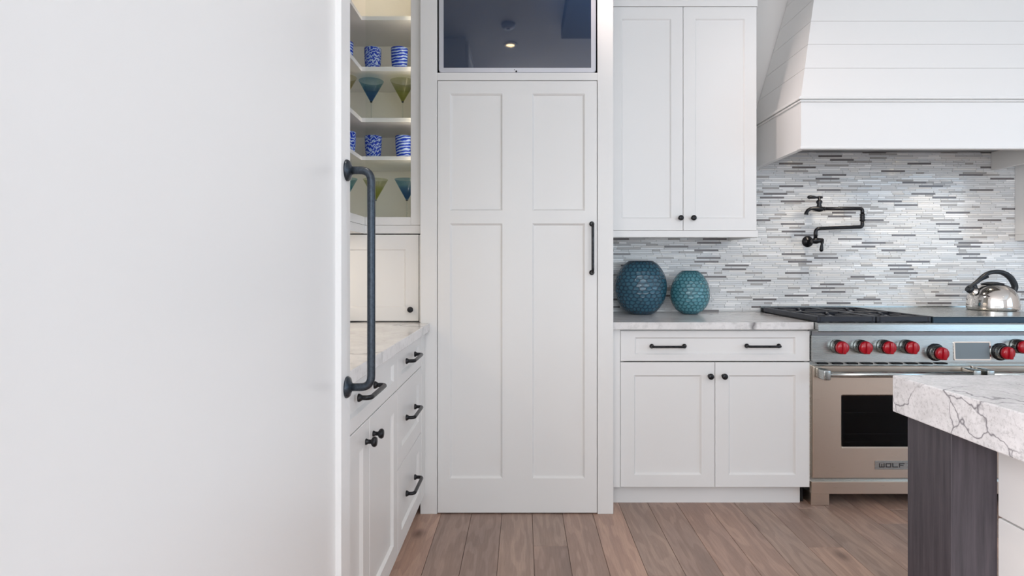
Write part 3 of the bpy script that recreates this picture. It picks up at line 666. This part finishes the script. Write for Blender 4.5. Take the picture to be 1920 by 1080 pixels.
GLOW = mat('warm_lamp', (1, 0.9, 0.75), 0.5); bsdf(GLOW).inputs['Emission Color'].default_value = (1, 0.80, 0.55, 1); bsdf(GLOW).inputs['Emission Strength'].default_value = 6
for xx in (HX0+0.40, HX1-0.40):
    MB().lathe([(0.03, 0.0), (0.03, 0.004)], (xx, DH+0.30, q(1.8805)), 'z', 20).build('lamp', GLOW, t)
    ld_ = bpy.data.lights.new('hood_lamp', 'SPOT'); ld_.energy = E_HOOD; ld_.color = (1, 0.86, 0.70); ld_.spot_size = math.radians(130); ld_.spot_blend = 0.6; ld_.shadow_soft_size = 0.03
    lo = bpy.data.objects.new('hood_lamp', ld_); COL.objects.link(lo); lo.location = (xx, DH+0.30, 1.872)
# ------------------------------------------------------------------ range
RXL, RXR = 1.437, 2.70; DR = 2.918; SPLIT = ax(1821.5, DR)
RT = 0.957
t = thing('range_cooker', 'wide stainless steel range cooker with red knobs', 'range cooker', (0, 0, 0))
MB().box(RXL, RXR, DR+0.022, RY1-0.016, 0.125, 0.915).build('body', STEEL, t)
MB().box(RXL, RXR, DR+0.08, RY1-0.05, 0.062, 0.1245).build('underframe', BLACKGAP, t)
# front bullnose rail
zA, zB = az(622.5, 2.85), az(606.5, 2.85)
mb = MB(); prof = [(DR+0.02, zA-0.004), (2.856, zA), (2.849, zA+0.004), (2.8515, zB-0.006), (2.855, zB), (2.866, zB+0.003), (DR+0.02, zB+0.003)]; n = len(prof)
mb.add([(RXL, y, z) for y, z in prof]+[(RXR, y, z) for y, z in prof], [tuple(range(n-1, -1, -1)), tuple(range(n, 2*n))]+[(i, (i+1) % n, n+(i+1) % n, n+i) for i in range(n)])
mb.build('front_rail', STEEL, t)
# control panel
cz0, cz1 = az(678, 2.912), az(629.5, 2.905); yc0, yc1 = 2.9055, 2.9115
mb = MB(); V = [(RXL, yc0, cz0), (RXR, yc0, cz0), (RXR, yc1, cz1), (RXL, yc1, cz1), (RXL, DR+0.021, cz0), (RXR, DR+0.021, cz0), (RXR, DR+0.021, cz1), (RXL, DR+0.021, cz1)]
mb.add(V, [(0,1,2,3), (0,4,5,1), (3,2,6,7), (0,3,7,4), (1,5,6,2)]); cp = mb.build('control_panel', STEEL, t)
MB().box(RXL+0.004, RXR-0.004, DR+0.006, DR+0.021, cz1+0.0005, zA-0.0045).build('shadow_gap', LINER, t)
for k_ in range(9):
    xk = ax(1540+k_*11.5, DR); MB().box(ax(1536+k_*28, DR), ax(1554+k_*28, DR), DR+0.004, DR+0.0215, az(683.5, DR), az(681, DR)).build('vent_slot', BLACKGAP, t)
def yface(z): return yc0+(yc1-yc0)*(z-cz0)/(cz1-cz0)
def rknob(xpx, ypx, big=False):
    dk = 2.845; x, z = ax(xpx, dk), az(ypx, dk); y = yface(z)-0.0005
    k_ = thing_part('knob', t)
    r = 0.0355 if not big else 0.0365
    base = MB().lathe([(r, 0), (r, 0.008), (r*0.93, 0.030), (r*0.86, 0.033)], (0, 0, 0), 'y', 36)
    bez = base.build('knob', STEEL, t, (x, y, z))
    if big: MB().lathe([(r*1.18, 0), (r*1.18, 0.004), (r*1.02, 0.006)], (0, 0, 0), 'y', 36).build('bezel_ring', BLACKMETAL, bez)
    MB().lathe([(0.0330, 0), (0.0330, 0.004)], (0, -0.0325, 0), 'y', 32).build('collar', BLACKMETAL, bez)
    rk = MB().lathe([(0.0315, 0), (0.0315, 0.011), (0.0300, 0.018), (0.025, 0.0225), (0.0008, 0.0235)], (0, -0.0368, 0), 'y', 36)
    rk.cbox(-0.0085, 0.0085, -0.0730, -0.052, -0.0285, 0.0285, 0.005, seg=2, smooth=True)
    rk.build('grip', RED, bez)
def thing_part(n_, p): return None
for xp in (1583, 1627.5, 1672, 1715.5): rknob(xp, 653)
rknob(1771, 664, True); rknob(1895, 663, True); rknob(1927, 652); rknob(1971, 652)
dz0_, dz1_ = az(673, 2.908), az(642.5, 2.908); da, db = ax(1790, 2.908), ax(1854.5, 2.908); yd = yface((dz0_+dz1_)/2)
pr = MB(); fo = rrect(da-0.006, db+0.006, dz0_-0.006, dz1_+0.006, 0.006); fi = rrect(da, db, dz0_, dz1_, 0.003); n = len(fo)
def yy(z, o_): return yface(z)-o_
pr.add([(x, yy(z, -0.001), z) for x, z in fo]+[(x, yy(z, 0.004), z) for x, z in fo]+[(x, yy(z, 0.004), z) for x, z in fi]+[(x, yy(z, -0.001), z) for x, z in fi], [(r*n+i, r*n+(i+1) % n, (r+1)*n+(i+1) % n, (r+1)*n+i) for r in range(3) for i in range(n)])
dsp = pr.build('display', CHROME, t)
MB().add([(da, yy(dz0_, 0.0015), dz0_), (db, yy(dz0_, 0.0015), dz0_), (db, yy(dz1_, 0.0015), dz1_), (da, yy(dz1_, 0.0015), dz1_)], [(0,1,2,3)]).build('screen', DISPLAY, dsp)
# oven doors
def oven_door(x0, x1, wx0, wx1, badge):
    z0, z1 = az(897, DR), az(686, DR)
    wz0, wz1 = az(840.5, DR), az(740, DR)
    d = MB(); fo = rrect(x0, x1, z0, z1, 0.003); fi = rrect(wx0, wx1, wz0, wz1, 0.008); n = len(fo)
    f2 = rrect(wx0+0.006, wx1-0.006, wz0+0.006, wz1-0.006, 0.006)
    fo2 = rrect(x0+0.003, x1-0.003, z0+0.003, z1-0.003, 0.003)
    V = [(x, DR+0.0205, z) for x, z in fo]+[(x, DR+0.003, z) for x, z in fo]+[(x, DR, z) for x, z in fo2]+[(x, DR, z) for x, z in fi]+[(x, DR+0.006, z) for x, z in f2]+[(x, DR+0.0205, z) for x, z in f2]
    d.add(V, [(r*n+i, r*n+(i+1) % n, (r+1)*n+(i+1) % n, (r+1)*n+i) for r in range(5) for i in range(n)])
    d = d.build('oven_door', STEEL_FLOORTINT, t)
    MB().box(wx0-0.002, wx1+0.002, DR+0.0206, DR+0.0214, wz0-0.002, wz1+0.002).build('oven_cavity', OVENBLACK, d)
    wm = MB()
    for zz_ in (az(775, DR), az(815, DR), az(830, DR)):
        wm.tube([(wx0+0.02, DR+0.0165, zz_), (wx1-0.01, DR+0.0165, zz_)], 0.0014, 6)
        wm.tube([(wx0+0.035, DR+0.0165, zz_-0.003), (wx0+0.055, DR+0.0165, zz_-0.003)], 0.0026, 6)
    wm.build('oven_rack', CHROME, d)
    MB().box(wx0+0.004, wx1-0.004, DR+0.0068, DR+0.0085, wz0+0.004, wz1-0.004).build('pane', OVENPANE, d)
    hz = az(702.5, 2.855); yb_ = 2.855
    hb = MB().tube([(x0+0.030, yb_, hz), (x1-0.030, yb_, hz)], 0.0145, 20)
    for s_, xx in ((1, x0+0.012), (-1, x1-0.012)):
        a, b = (xx, xx+0.036) if s_ > 0 else (xx-0.036, xx)
        hb.cbox(a, b, yb_-0.021, DR-0.0002, hz-0.025, hz+0.025, 0.006, seg=3, smooth=True)
    hb.build('handle', STEEL, d)
    if badge:
        bx_, bz_ = (x0+x1)/2, az(872, DR); w_, h_ = 0.170, 0.043
        pl = MB().cbox(bx_-w_/2, bx_+w_/2, DR-0.003, DR-0.0001, bz_-h_/2, bz_+h_/2, 0.001).build('badge', STEEL, d)
oven_door(RXL+0.006, SPLIT-0.002, ax(1577, DR), (RXL+SPLIT+0.004)-ax(1577, DR), False)
oven_door(SPLIT+0.003, RXR-0.006, SPLIT+0.12, RXR-0.12, False)
bd = [o for o in t.children if o.name.startswith('oven_door')][0]
bx_, bz_, w_, h_ = (RXL+SPLIT+0.004)/2, az(872, DR), 0.172, 0.043
MB().cbox(bx_-w_/2, bx_+w_/2, DR-0.003, DR-0.0001, bz_-h_/2, bz_+h_/2, 0.001).build('badge', STEEL, bd)
lt = MB(); lh, s_ = 0.021, 0.0042; ya, yb_ = DR-0.0040, DR-0.0031
def lb(x, z, w, h): lt.box(bx_+x, bx_+x+w, ya, yb_, bz_-lh/2+z, bz_-lh/2+z+h)
x = -0.0655; lw = 0.0268; gap_ = 0.0062                    # W O L F
lb(x, 0, lw, s_); lb(x, s_, s_, lh-s_); lb(x+(lw-s_)/2, s_, s_, lh-s_-0.004); lb(x+lw-s_, s_, s_, lh-s_); x += lw+gap_
lb(x, 0, lw, s_); lb(x, lh-s_, lw, s_); lb(x, s_, s_, lh-2*s_); lb(x+lw-s_, s_, s_, lh-2*s_); x += lw+gap_
lb(x, 0, lw, s_); lb(x, s_, s_, lh-s_); x += lw+gap_
lb(x, 0, s_, lh); lb(x+s_, lh-s_, lw-s_, s_); lb(x+s_, (lh-s_)/2, lw*0.65, s_)
lt.build('badge_lettering', LETTER, bd)
MB().cbox(RXL+0.003, RXR-0.003, DR+0.004, DR+0.03, az(927, DR), az(904, DR), 0.002).build('kick_panel', STEEL_FLOORTINT, t)
for xf in (RXL+0.012, RXR-0.105):
    MB().cbox(xf, xf+0.093, DR+0.03, DR+0.12, 0.0005, 0.0615, 0.002).build('foot', STEEL_FLOORTINT, t)
# hob: tray, four burners under two grates, griddle with steel cover
GX_ = ax(1750, 2.865)
MB().box(RXL+0.001, GX_-0.002, 2.885, RY1-0.018, 0.9155, 0.924).build('hob_tray', BLACKGAP, t)
gm = (RXL+GX_)/2+0.010
def grate(x0, x1):
    mb = MB(); y0, y1, zt, zb_ = 2.872, RY1-0.06, RT, RT-0.028
    for a in (x0, x1-0.016): mb.cbox(a, a+0.016, y0, y1, zb_, zt, 0.003)
    for yy_ in (y0, (y0+y1)/2-0.008, y1-0.016): mb.cbox(x0+0.016, x1-0.016, yy_, yy_+0.016, zb_, zt, 0.003)
    for k_ in range(2):
        cy = y0+(y1-y0)*(0.25+0.5*k_); cx = (x0+x1)/2
        for a in range(8):
            an = math.radians(45*a+22.5); p = Vector((cx+0.035*math.cos(an), cy+0.035*math.sin(an), zt-0.008))
            rr = min((x1-x0)/2/abs(math.cos(an)), (y1-y0)/4/abs(math.sin(an)))*0.96; qn = Vector((cx+rr*math.cos(an), cy+rr*math.sin(an), zt-0.008))
            mb.tube([p, qn], 0.0068, 6)
    for a in (x0+0.004, x1-0.024):
        for yy_ in (y0+0.002, y1-0.02): mb.box(a, a+0.02, yy_, yy_+0.018, 0.9245, zb_)
    mb.build('grate', IRON, t)
    for k_ in range(2):
        cy = y0+(y1-y0)*(0.25+0.5*k_); cx = (x0+x1)/2
        b_ = MB().lathe([(0.055, 0), (0.052, 0.010), (0.040, 0.012), (0.040, 0.018), (0.036, 0.021), (0.001, 0.022)], (cx, cy, 0.9242), 'z', 28).build('burner', IRON, t)
grate(RXL+0.003, gm-0.002); grate(gm+0.002, GX_-0.004)
MB().cbox(GX_, RXR-0.002, 2.866, 2.884, 0.9155, RT-0.003, 0.003).build('griddle_front', DARKBLUE, t)
MB().cbox(GX_, RXR-0.002, 2.8645, RY1-0.03, RT-0.003, RT, 0.001).build('griddle_cover', STEEL, t)
MB().box(GX_, RXR-0.002, 2.8845, RY1-0.03, 0.9155, RT-0.0032).build('griddle_box', STEEL, t)
rs = MB().box(RXL, RXR, RY1-0.0295, RY1-0.0155, 0.9155, RT+0.006)
rs.build('back_riser', STEEL, t)

# ------------------------------------------------------------------ right-hand base cabinet and worktop beyond the range
t = thing('base_cabinet', 'white base cabinet right of the range cooker, out of view', 'cabinet', (0, DC, 0))
cx0, cx1 = RXR+0.004, 3.90
carcass(t, cx0, cx1, 0.022, RY1-DC-0.02, bz0, CT-0.036); MB().box(cx0, cx1, 0.055, 0.071, 0, bz0-0.001).build('toe_kick', WHITE, t)
cm = (cx0+cx1)/2
for a, b in ((cx0, cm-0.0012), (cm+0.0012, cx1)):
    d = front('drawer', t, a, b, z0 if False else 0.735, CT-0.042, 0, [inset(a, b, 0.735, CT-0.042, 0.07, 0.035)]); pull(d, (a+b)/2-0.08, (a+b)/2+0.08, 0.81, 0, 0.0062, 0.032)
    d = front('door', t, a, b, bz0+0.001, 0.731, 0, [inset(a, b, bz0, 0.731, 0.07)]); knob(d, b-0.035 if a == cx0 else a+0.035, 0.66, 0)
o = MB().box(RXR+0.003, 3.92, DCT, RY1-0.013, CT-0.036, CT).build('worktop', QUARTZ); tag(o, 'pale quartz worktop right of the range cooker, out of view', 'worktop')

# ------------------------------------------------------------------ kettle
KY = 3.30; KX = ax(1861, KY); KS = KY/F
t = thing('kettle', 'polished steel whistling kettle with black arched handle on the range', 'kettle', (KX, KY, RT+0.0005))
Rk = 40.5*KS
MB().lathe([(Rk*0.93, 0), (Rk*0.99, 0.004), (Rk, 0.020), (Rk*0.985, 0.055), (Rk*0.93, 0.083), (Rk*0.80, 0.112), (Rk*0.62, 0.132), (Rk*0.44, 0.142), (Rk*0.40, 0.1435)], seg=48).build('body', CHROME, t)
ld = MB().lathe([(Rk*0.44, 0.1435), (Rk*0.45, 0.146), (Rk*0.40, 0.150), (Rk*0.2, 0.156), (0.001, 0.157)], seg=36).build('lid', KETTLEBLACK, t)
kp = lambda px, py: Vector(((px-1861)*KS, 0, (582.5-py)*KS-0.004))
sp = MB().tube([kp(1838, 556), kp(1829, 549), kp(1820, 543.5)], [0.030, 0.025, 0.020], 20); sp = sp.build('spout', CHROME, t)
MB().tube([kp(1820.5, 543.8), kp(1815, 540.5)], [0.0225, 0.020], 18).build('spout_cap', KETTLEBLACK, sp)
arc = [kp(1816, 540), kp(1822, 536), kp(1833, 528), kp(1843, 519), kp(1852, 513), kp(1862, 510.5), kp(1872, 510.2), kp(1882, 512.5), kp(1891, 518), kp(1898, 526), kp(1902.5, 536), kp(1902, 543), kp(1898, 549), kp(1894, 552)]
hm = MB(); sub = []
for i in range(len(arc)-1):
    p0, p1, p2, p3 = arc[max(i-1, 0)], arc[i], arc[i+1], arc[min(i+2, len(arc)-1)]
    for j in range(3):
        u = j/3; sub.append(0.5*((2*p1)+(p2-p0)*u+(2*p0-5*p1+4*p2-p3)*u*u+(3*p1-p0-3*p2+p3)*u**3))
sub.append(arc[-1]); nn = len(sub)
rad = [0.008+0.0035*min(1, i/8)+0.0035*max(0, math.sin((i/nn-0.35)/0.65*math.pi)) for i in range(nn)]
hm.tube(sub, rad, 12, flat=1.25)
hm.tube([kp(1833, 527), kp(1846, 521.5), kp(1853, 519.5)], [0.010, 0.008, 0.006], 10)       # thumb lever
hm.tube([kp(1826, 533), kp(1829, 541), kp(1832, 546)], [0.012, 0.012, 0.010], 10)
hm.build('handle', KETTLEBLACK, t)

# ------------------------------------------------------------------ pot filler
t = thing('pot_filler', 'black folding pot filler tap fixed to the mosaic backsplash', 'tap', tuple(at(1514, 453, RY1-0.012)))
ro = t.location.copy(); YA = RY1-0.105
pf = lambda x, y, d=YA: at(x, y, d)-ro
MB().lathe([(0.034, 0), (0.034, 0.004), (0.030, 0.010), (0.015, 0.015), (0.012, 0.018)], (0, 0, 0), 'y', 32).build('wall_flange', BLACKMETAL, t)
mb = MB().tube([Vector((0, -0.016, 0)), Vector((0.002, -0.06, 0)), Vector((0.010, -0.085, 0.001))], 0.011, 16)
p0 = pf(1522, 452); p1 = pf(1542, 450.5)
mb.tube([p0, pf(1526, 451.7), pf(1530, 451.3), pf(1535, 451), p1], [0.0118, 0.0165, 0.0195, 0.0153, 0.0130], 18)
mb.build('valve_body', BLACKMETAL, t)
MB().tube([pf(1541, 448), pf(1541.5, 455), pf(1541, 458), pf(1540.5, 463), pf(1540, 469), pf(1539.5, 472)], [0.0106, 0.0094, 0.0065, 0.0094, 0.0112, 0.0059], 14).build('lever', BLACKMETAL, t)
MB().tube(rounded([pf(1529, 447), pf(1529, 428.5), pf(1617, 425.5), pf(1617, 414.5)], 0.036, 8), 0.0104, 16).build('lower_arm', BLACKMETAL, t)
MB().tube([pf(1617, 415.5), pf(1617, 414), pf(1617, 412), pf(1617, 410.5), pf(1617, 409), pf(1617, 407), pf(1617, 405), pf(1617, 403.5), pf(1617, 402), pf(1617, 400.8)], [0.0106, 0.0147, 0.0147, 0.0116, 0.0139, 0.0139, 0.0116, 0.0147, 0.0147, 0.0106], 18).build('swivel_joint', BLACKMETAL, t)
MB().tube(rounded([pf(1617, 402), pf(1617, 391.3), pf(1542, 391.5)], 0.036, 8), 0.0104, 16).tube([pf(1548, 391.5), pf(1546, 391.5), pf(1543, 391.5)], [0.010, 0.0125, 0.011], 16).build('upper_arm', BLACKMETAL, t)
mb = MB().tube([pf(1544, 391.5), pf(1540, 391.8), pf(1536, 392), pf(1530, 391.5), pf(1525, 391), pf(1519.5, 391.5), pf(1514.5, 394.5), pf(1512, 399), pf(1511.5, 402.5)], [0.0118, 0.0159, 0.0177, 0.0142, 0.0112, 0.0100, 0.0100, 0.0106, 0.0130], 18)
mb.build('spout', BLACKMETAL, t)
MB().tube([pf(1536, 390), pf(1536, 387), pf(1536, 383), pf(1536, 379), pf(1536, 376.5), pf(1536, 374), pf(1536, 369), pf(1536, 367.5)], [0.0142, 0.0147, 0.0118, 0.0183, 0.0153, 0.0071, 0.0083, 0.0047], 18).build('stem', BLACKMETAL, t)
MB().tube([pf(1541.5, 370), pf(1536, 370.2), pf(1531, 370.2), pf(1527, 370), pf(1519, 369.6), pf(1515.5, 369.8), pf(1514, 370)], [0.0071, 0.0088, 0.0059, 0.0094, 0.0109, 0.0094, 0.0047], 14).build('lever', BLACKMETAL, t)

# ------------------------------------------------------------------ faceted vases
def vase(name, label, cx, y, R, hgt, prof, m, nrow, ncol, cut):
    """blown vase covered with shallow ground facets"""
    seg, rings = ncol*9, nrow*9
    c_, a0_, a1_ = prof                          # height of the belly, half-axes below and above it
    def rad_(u): return math.sqrt(max(0.0, 1-abs((u-c_)/(a0_ if u < c_ else a1_))**2))
    # smooth the profile
    us = [i/rings for i in range(rings+1)]
    rr = [rad_(u) for u in us]
    for _ in range(3): rr = [rr[0]]+[(rr[i-1]+2*rr[i]+rr[i+1])/4 for i in range(1, rings)]+[rr[-1]]
    v = []; fac = []
    for i, u in enumerate(us):
        for k_ in range(seg):
            a = 2*math.pi*k_/seg
            gv = u*nrow; gu0 = k_/seg*ncol; ds = []
            for rw in range(math.floor(gv)-1, math.floor(gv)+2):
                sh = 0.5 if rw % 2 else 0.0; c0 = math.floor(gu0-sh)
                for cc in (c0-1, c0, c0+1):
                    hsh = math.sin(rw*12.9898+(cc % ncol)*78.233)*43758.5453; h1 = hsh-math.floor(hsh); h2 = (hsh*7.13) % 1.0
                    ds.append(math.hypot(gu0-sh-cc-0.5-(h1-0.5)*0.42, (gv-rw-0.5-(h2-0.5)*0.42)*1.0))
            ds.sort(); f_ = min(1.0, (ds[1]-ds[0])/0.42)
            edge = min(1, u/0.10, (1-u)/0.08); dp = cut*(1-(ds[0]/0.75)**2)*min(1, f_*2); fac.append(f_*edge)
            r = (rr[i]-dp*edge)*R
            v.append((r*math.cos(a-1.2), r*math.sin(a-1.2), u*hgt))
    fs = [(i*seg+k_, i*seg+(k_+1) % seg, (i+1)*seg+(k_+1) % seg, (i+1)*seg+k_) for i in range(rings) for k_ in range(seg)]
    mb = MB().add(v, fs, 0, True)
    o0 = len(mb.v)
    # rim and inner wall, closed foot
    mb.lathe([(rr[-1]*R, hgt), (rr[-1]*R-0.006, hgt), (rr[-1]*R-0.004, hgt*0.93), (R*0.86, hgt*0.6), (R*0.80, hgt*0.3), (R*0.35, hgt*0.06), (0.001, hgt*0.05)], seg=seg, cap=False)
    mb.lathe([(0.001, 0.0), (rr[0]*R, 0.0)], seg=seg, cap=False)
    o = mb.build('vase', m, None, (cx, y, CT+0.0004)); tag(o, label, 'vase')
    at_ = o.data.attributes.new('facet_shade', 'FLOAT', 'POINT'); at_.data.foreach_set('value', fac+[0.1]*(len(mb.v)-len(fac)))
VY = 3.392
vase('vase', 'large round dark blue faceted glass vase on the worktop beside the pantry', ax(1201.5, VY), VY, 48.0*VY/F, 99.5*VY/F,
     (0.52, 0.579, 0.543), VASE_BIG, 15, 27, 0.018)
VY2 = 3.40
vase('vase', 'smaller egg shaped teal faceted glass vase on the worktop', ax(1293.5, VY2), VY2, 36.2*VY2/F, 81*VY2/F,
     (0.44, 0.475, 0.610), VASE_SMALL, 13, 22, 0.026)

# ------------------------------------------------------------------ island
IX, IY, IZ1, IZ0 = ax(1673, 1.517), 1.517, 0.92, 0.826
o = MB().box(IX, 2.45, -1.0, IY, IZ0, IZ1).build('island_worktop', QUARTZ_ISLAND); tag(o, 'thick grey veined quartz slab on the island in the right foreground', 'worktop')
bv = o.modifiers.new('edge', 'BEVEL'); bv.width = 0.003; bv.segments = 2
IC = 1.078; IYB = 1.333
t = thing('island_cabinet', 'white island cabinet with drawers and a dark stained wooden corner post', 'island', (IC, IYB, 0), -R90)
iw = 2.1
MB().box(0, iw, 0.021, 1.2, 0.10, IZ0-0.001).build('body', WHITE, t)
MB().box(0.0, iw, 0.07, 1.18, 0, 0.0995).build('toe_kick', WHITE, t)
for k_ in range(3):
    a, b = 0.002+k_*iw/3, (k_+1)*iw/3-0.002
    for z0_, z1_ in ((0.105, 0.368), (0.372, 0.6305), (0.6345, IZ0-0.004)):
        d = MB().cbox(a, b, 0, 0.020, z0_, z1_, 0.002).build('drawer', WHITE, t)
        pull(d, (a+b)/2-0.08, (a+b)/2+0.08, (z0_+z1_)/2, 0, 0.0062, 0.032)
px0, px1, py0, py1 = 0.975, 1.0805, 1.3345, 1.487
for yy0 in (py0, -0.93):
    q0 = IYB-(yy0+0.1525)                     # local x of the far end
    MB().cbox(IYB-(yy0+0.1525), IYB-yy0, px0*1-IC, px1-IC, 0.0005, IZ0-0.001, 0.0015).build('post', DARKOAK, t)

# ------------------------------------------------------------------ ceiling fittings (some seen mirrored in the television, the swivel spot added)
def downlight(x, y, label, watts=None, aim=None):
    t = thing('ceiling_downlight', label, 'downlight', (x, y, RH-0.012), 0, 'recessed ceiling downlights')
    MB().lathe([(0.034, 0.0), (0.050, 0.001), (0.053, 0.006), (0.053, 0.0118), (0.034, 0.0118)], seg=32, cap=False).build('trim_ring', WHITE, t)
    m = bpy.data.materials.get('lamp_glow')
    if not m:
        m = mat('lamp_glow', (1, 0.85, 0.6), 0.5); bsdf(m).inputs['Emission Color'].default_value = (1, 0.76, 0.45, 1); bsdf(m).inputs['Emission Strength'].default_value = 14
    MB().lathe([(0.001, 0.006), (0.033, 0.006), (0.033, 0.0115)], seg=32, cap=False).build('lens', m, t)
    ld_ = bpy.data.lights.new('downlight_lamp', 'SPOT'); ld_.energy = E_DOWN if watts is None else watts; ld_.color = (1, 0.86, 0.72); ld_.spot_size = math.radians(120); ld_.spot_blend = 0.8; ld_.shadow_soft_size = 0.06
    lo = bpy.data.objects.new('downlight_lamp', ld_); COL.objects.link(lo); lo.location = (x, y, RH-0.03)
    if aim:                                     # added fitting, aimed at the hood to brighten its left side
        lo.rotation_euler = (Vector(aim)-lo.location).to_track_quat('-Z', 'Y').to_euler(); ld_.spot_size = math.radians(50); ld_.spot_blend = 1.0; ld_.shadow_soft_size = 0.22; ld_.color = (1, 0.82, 0.76)
downlight(-0.094, 1.22, 'recessed downlight mirrored in the television screen')
downlight(-0.10, 2.64, 'added swivel downlight in the ceiling close to the pantry, brightening the hood side', E_AISLE, (1.45, 3.12, 1.98))
for i, (x, y) in enumerate(((2.9, -0.4), (1.0, -1.4), (3.3, 0.4))): downlight(x, y, ['recessed downlight in the ceiling right above the island', 'recessed downlight behind the viewer near the island', 'recessed downlight beyond the island'][i])
t = thing('smoke_detector', 'round smoke detector on the ceiling, mirrored in the television', 'smoke detector', (-0.10, 1.60, RH-0.04))
MB().lathe([(0.015, 0), (0.03, 0.003), (0.046, 0.014), (0.050, 0.038)], seg=32).build('cover', SILVER, t); MB().lathe([(0.012, -0.004), (0.014, 0.001)], seg=16).build('button', LINER, t)
o = MB().cbox(0.27, 0.62, 1.58, 2.84, RH-0.10, RH-0.001, 0.004).build('ceiling_beam', DARKOAK); tag(o, 'dark stained wooden ceiling beam in front of the pantry, mirrored in the television', 'beam')
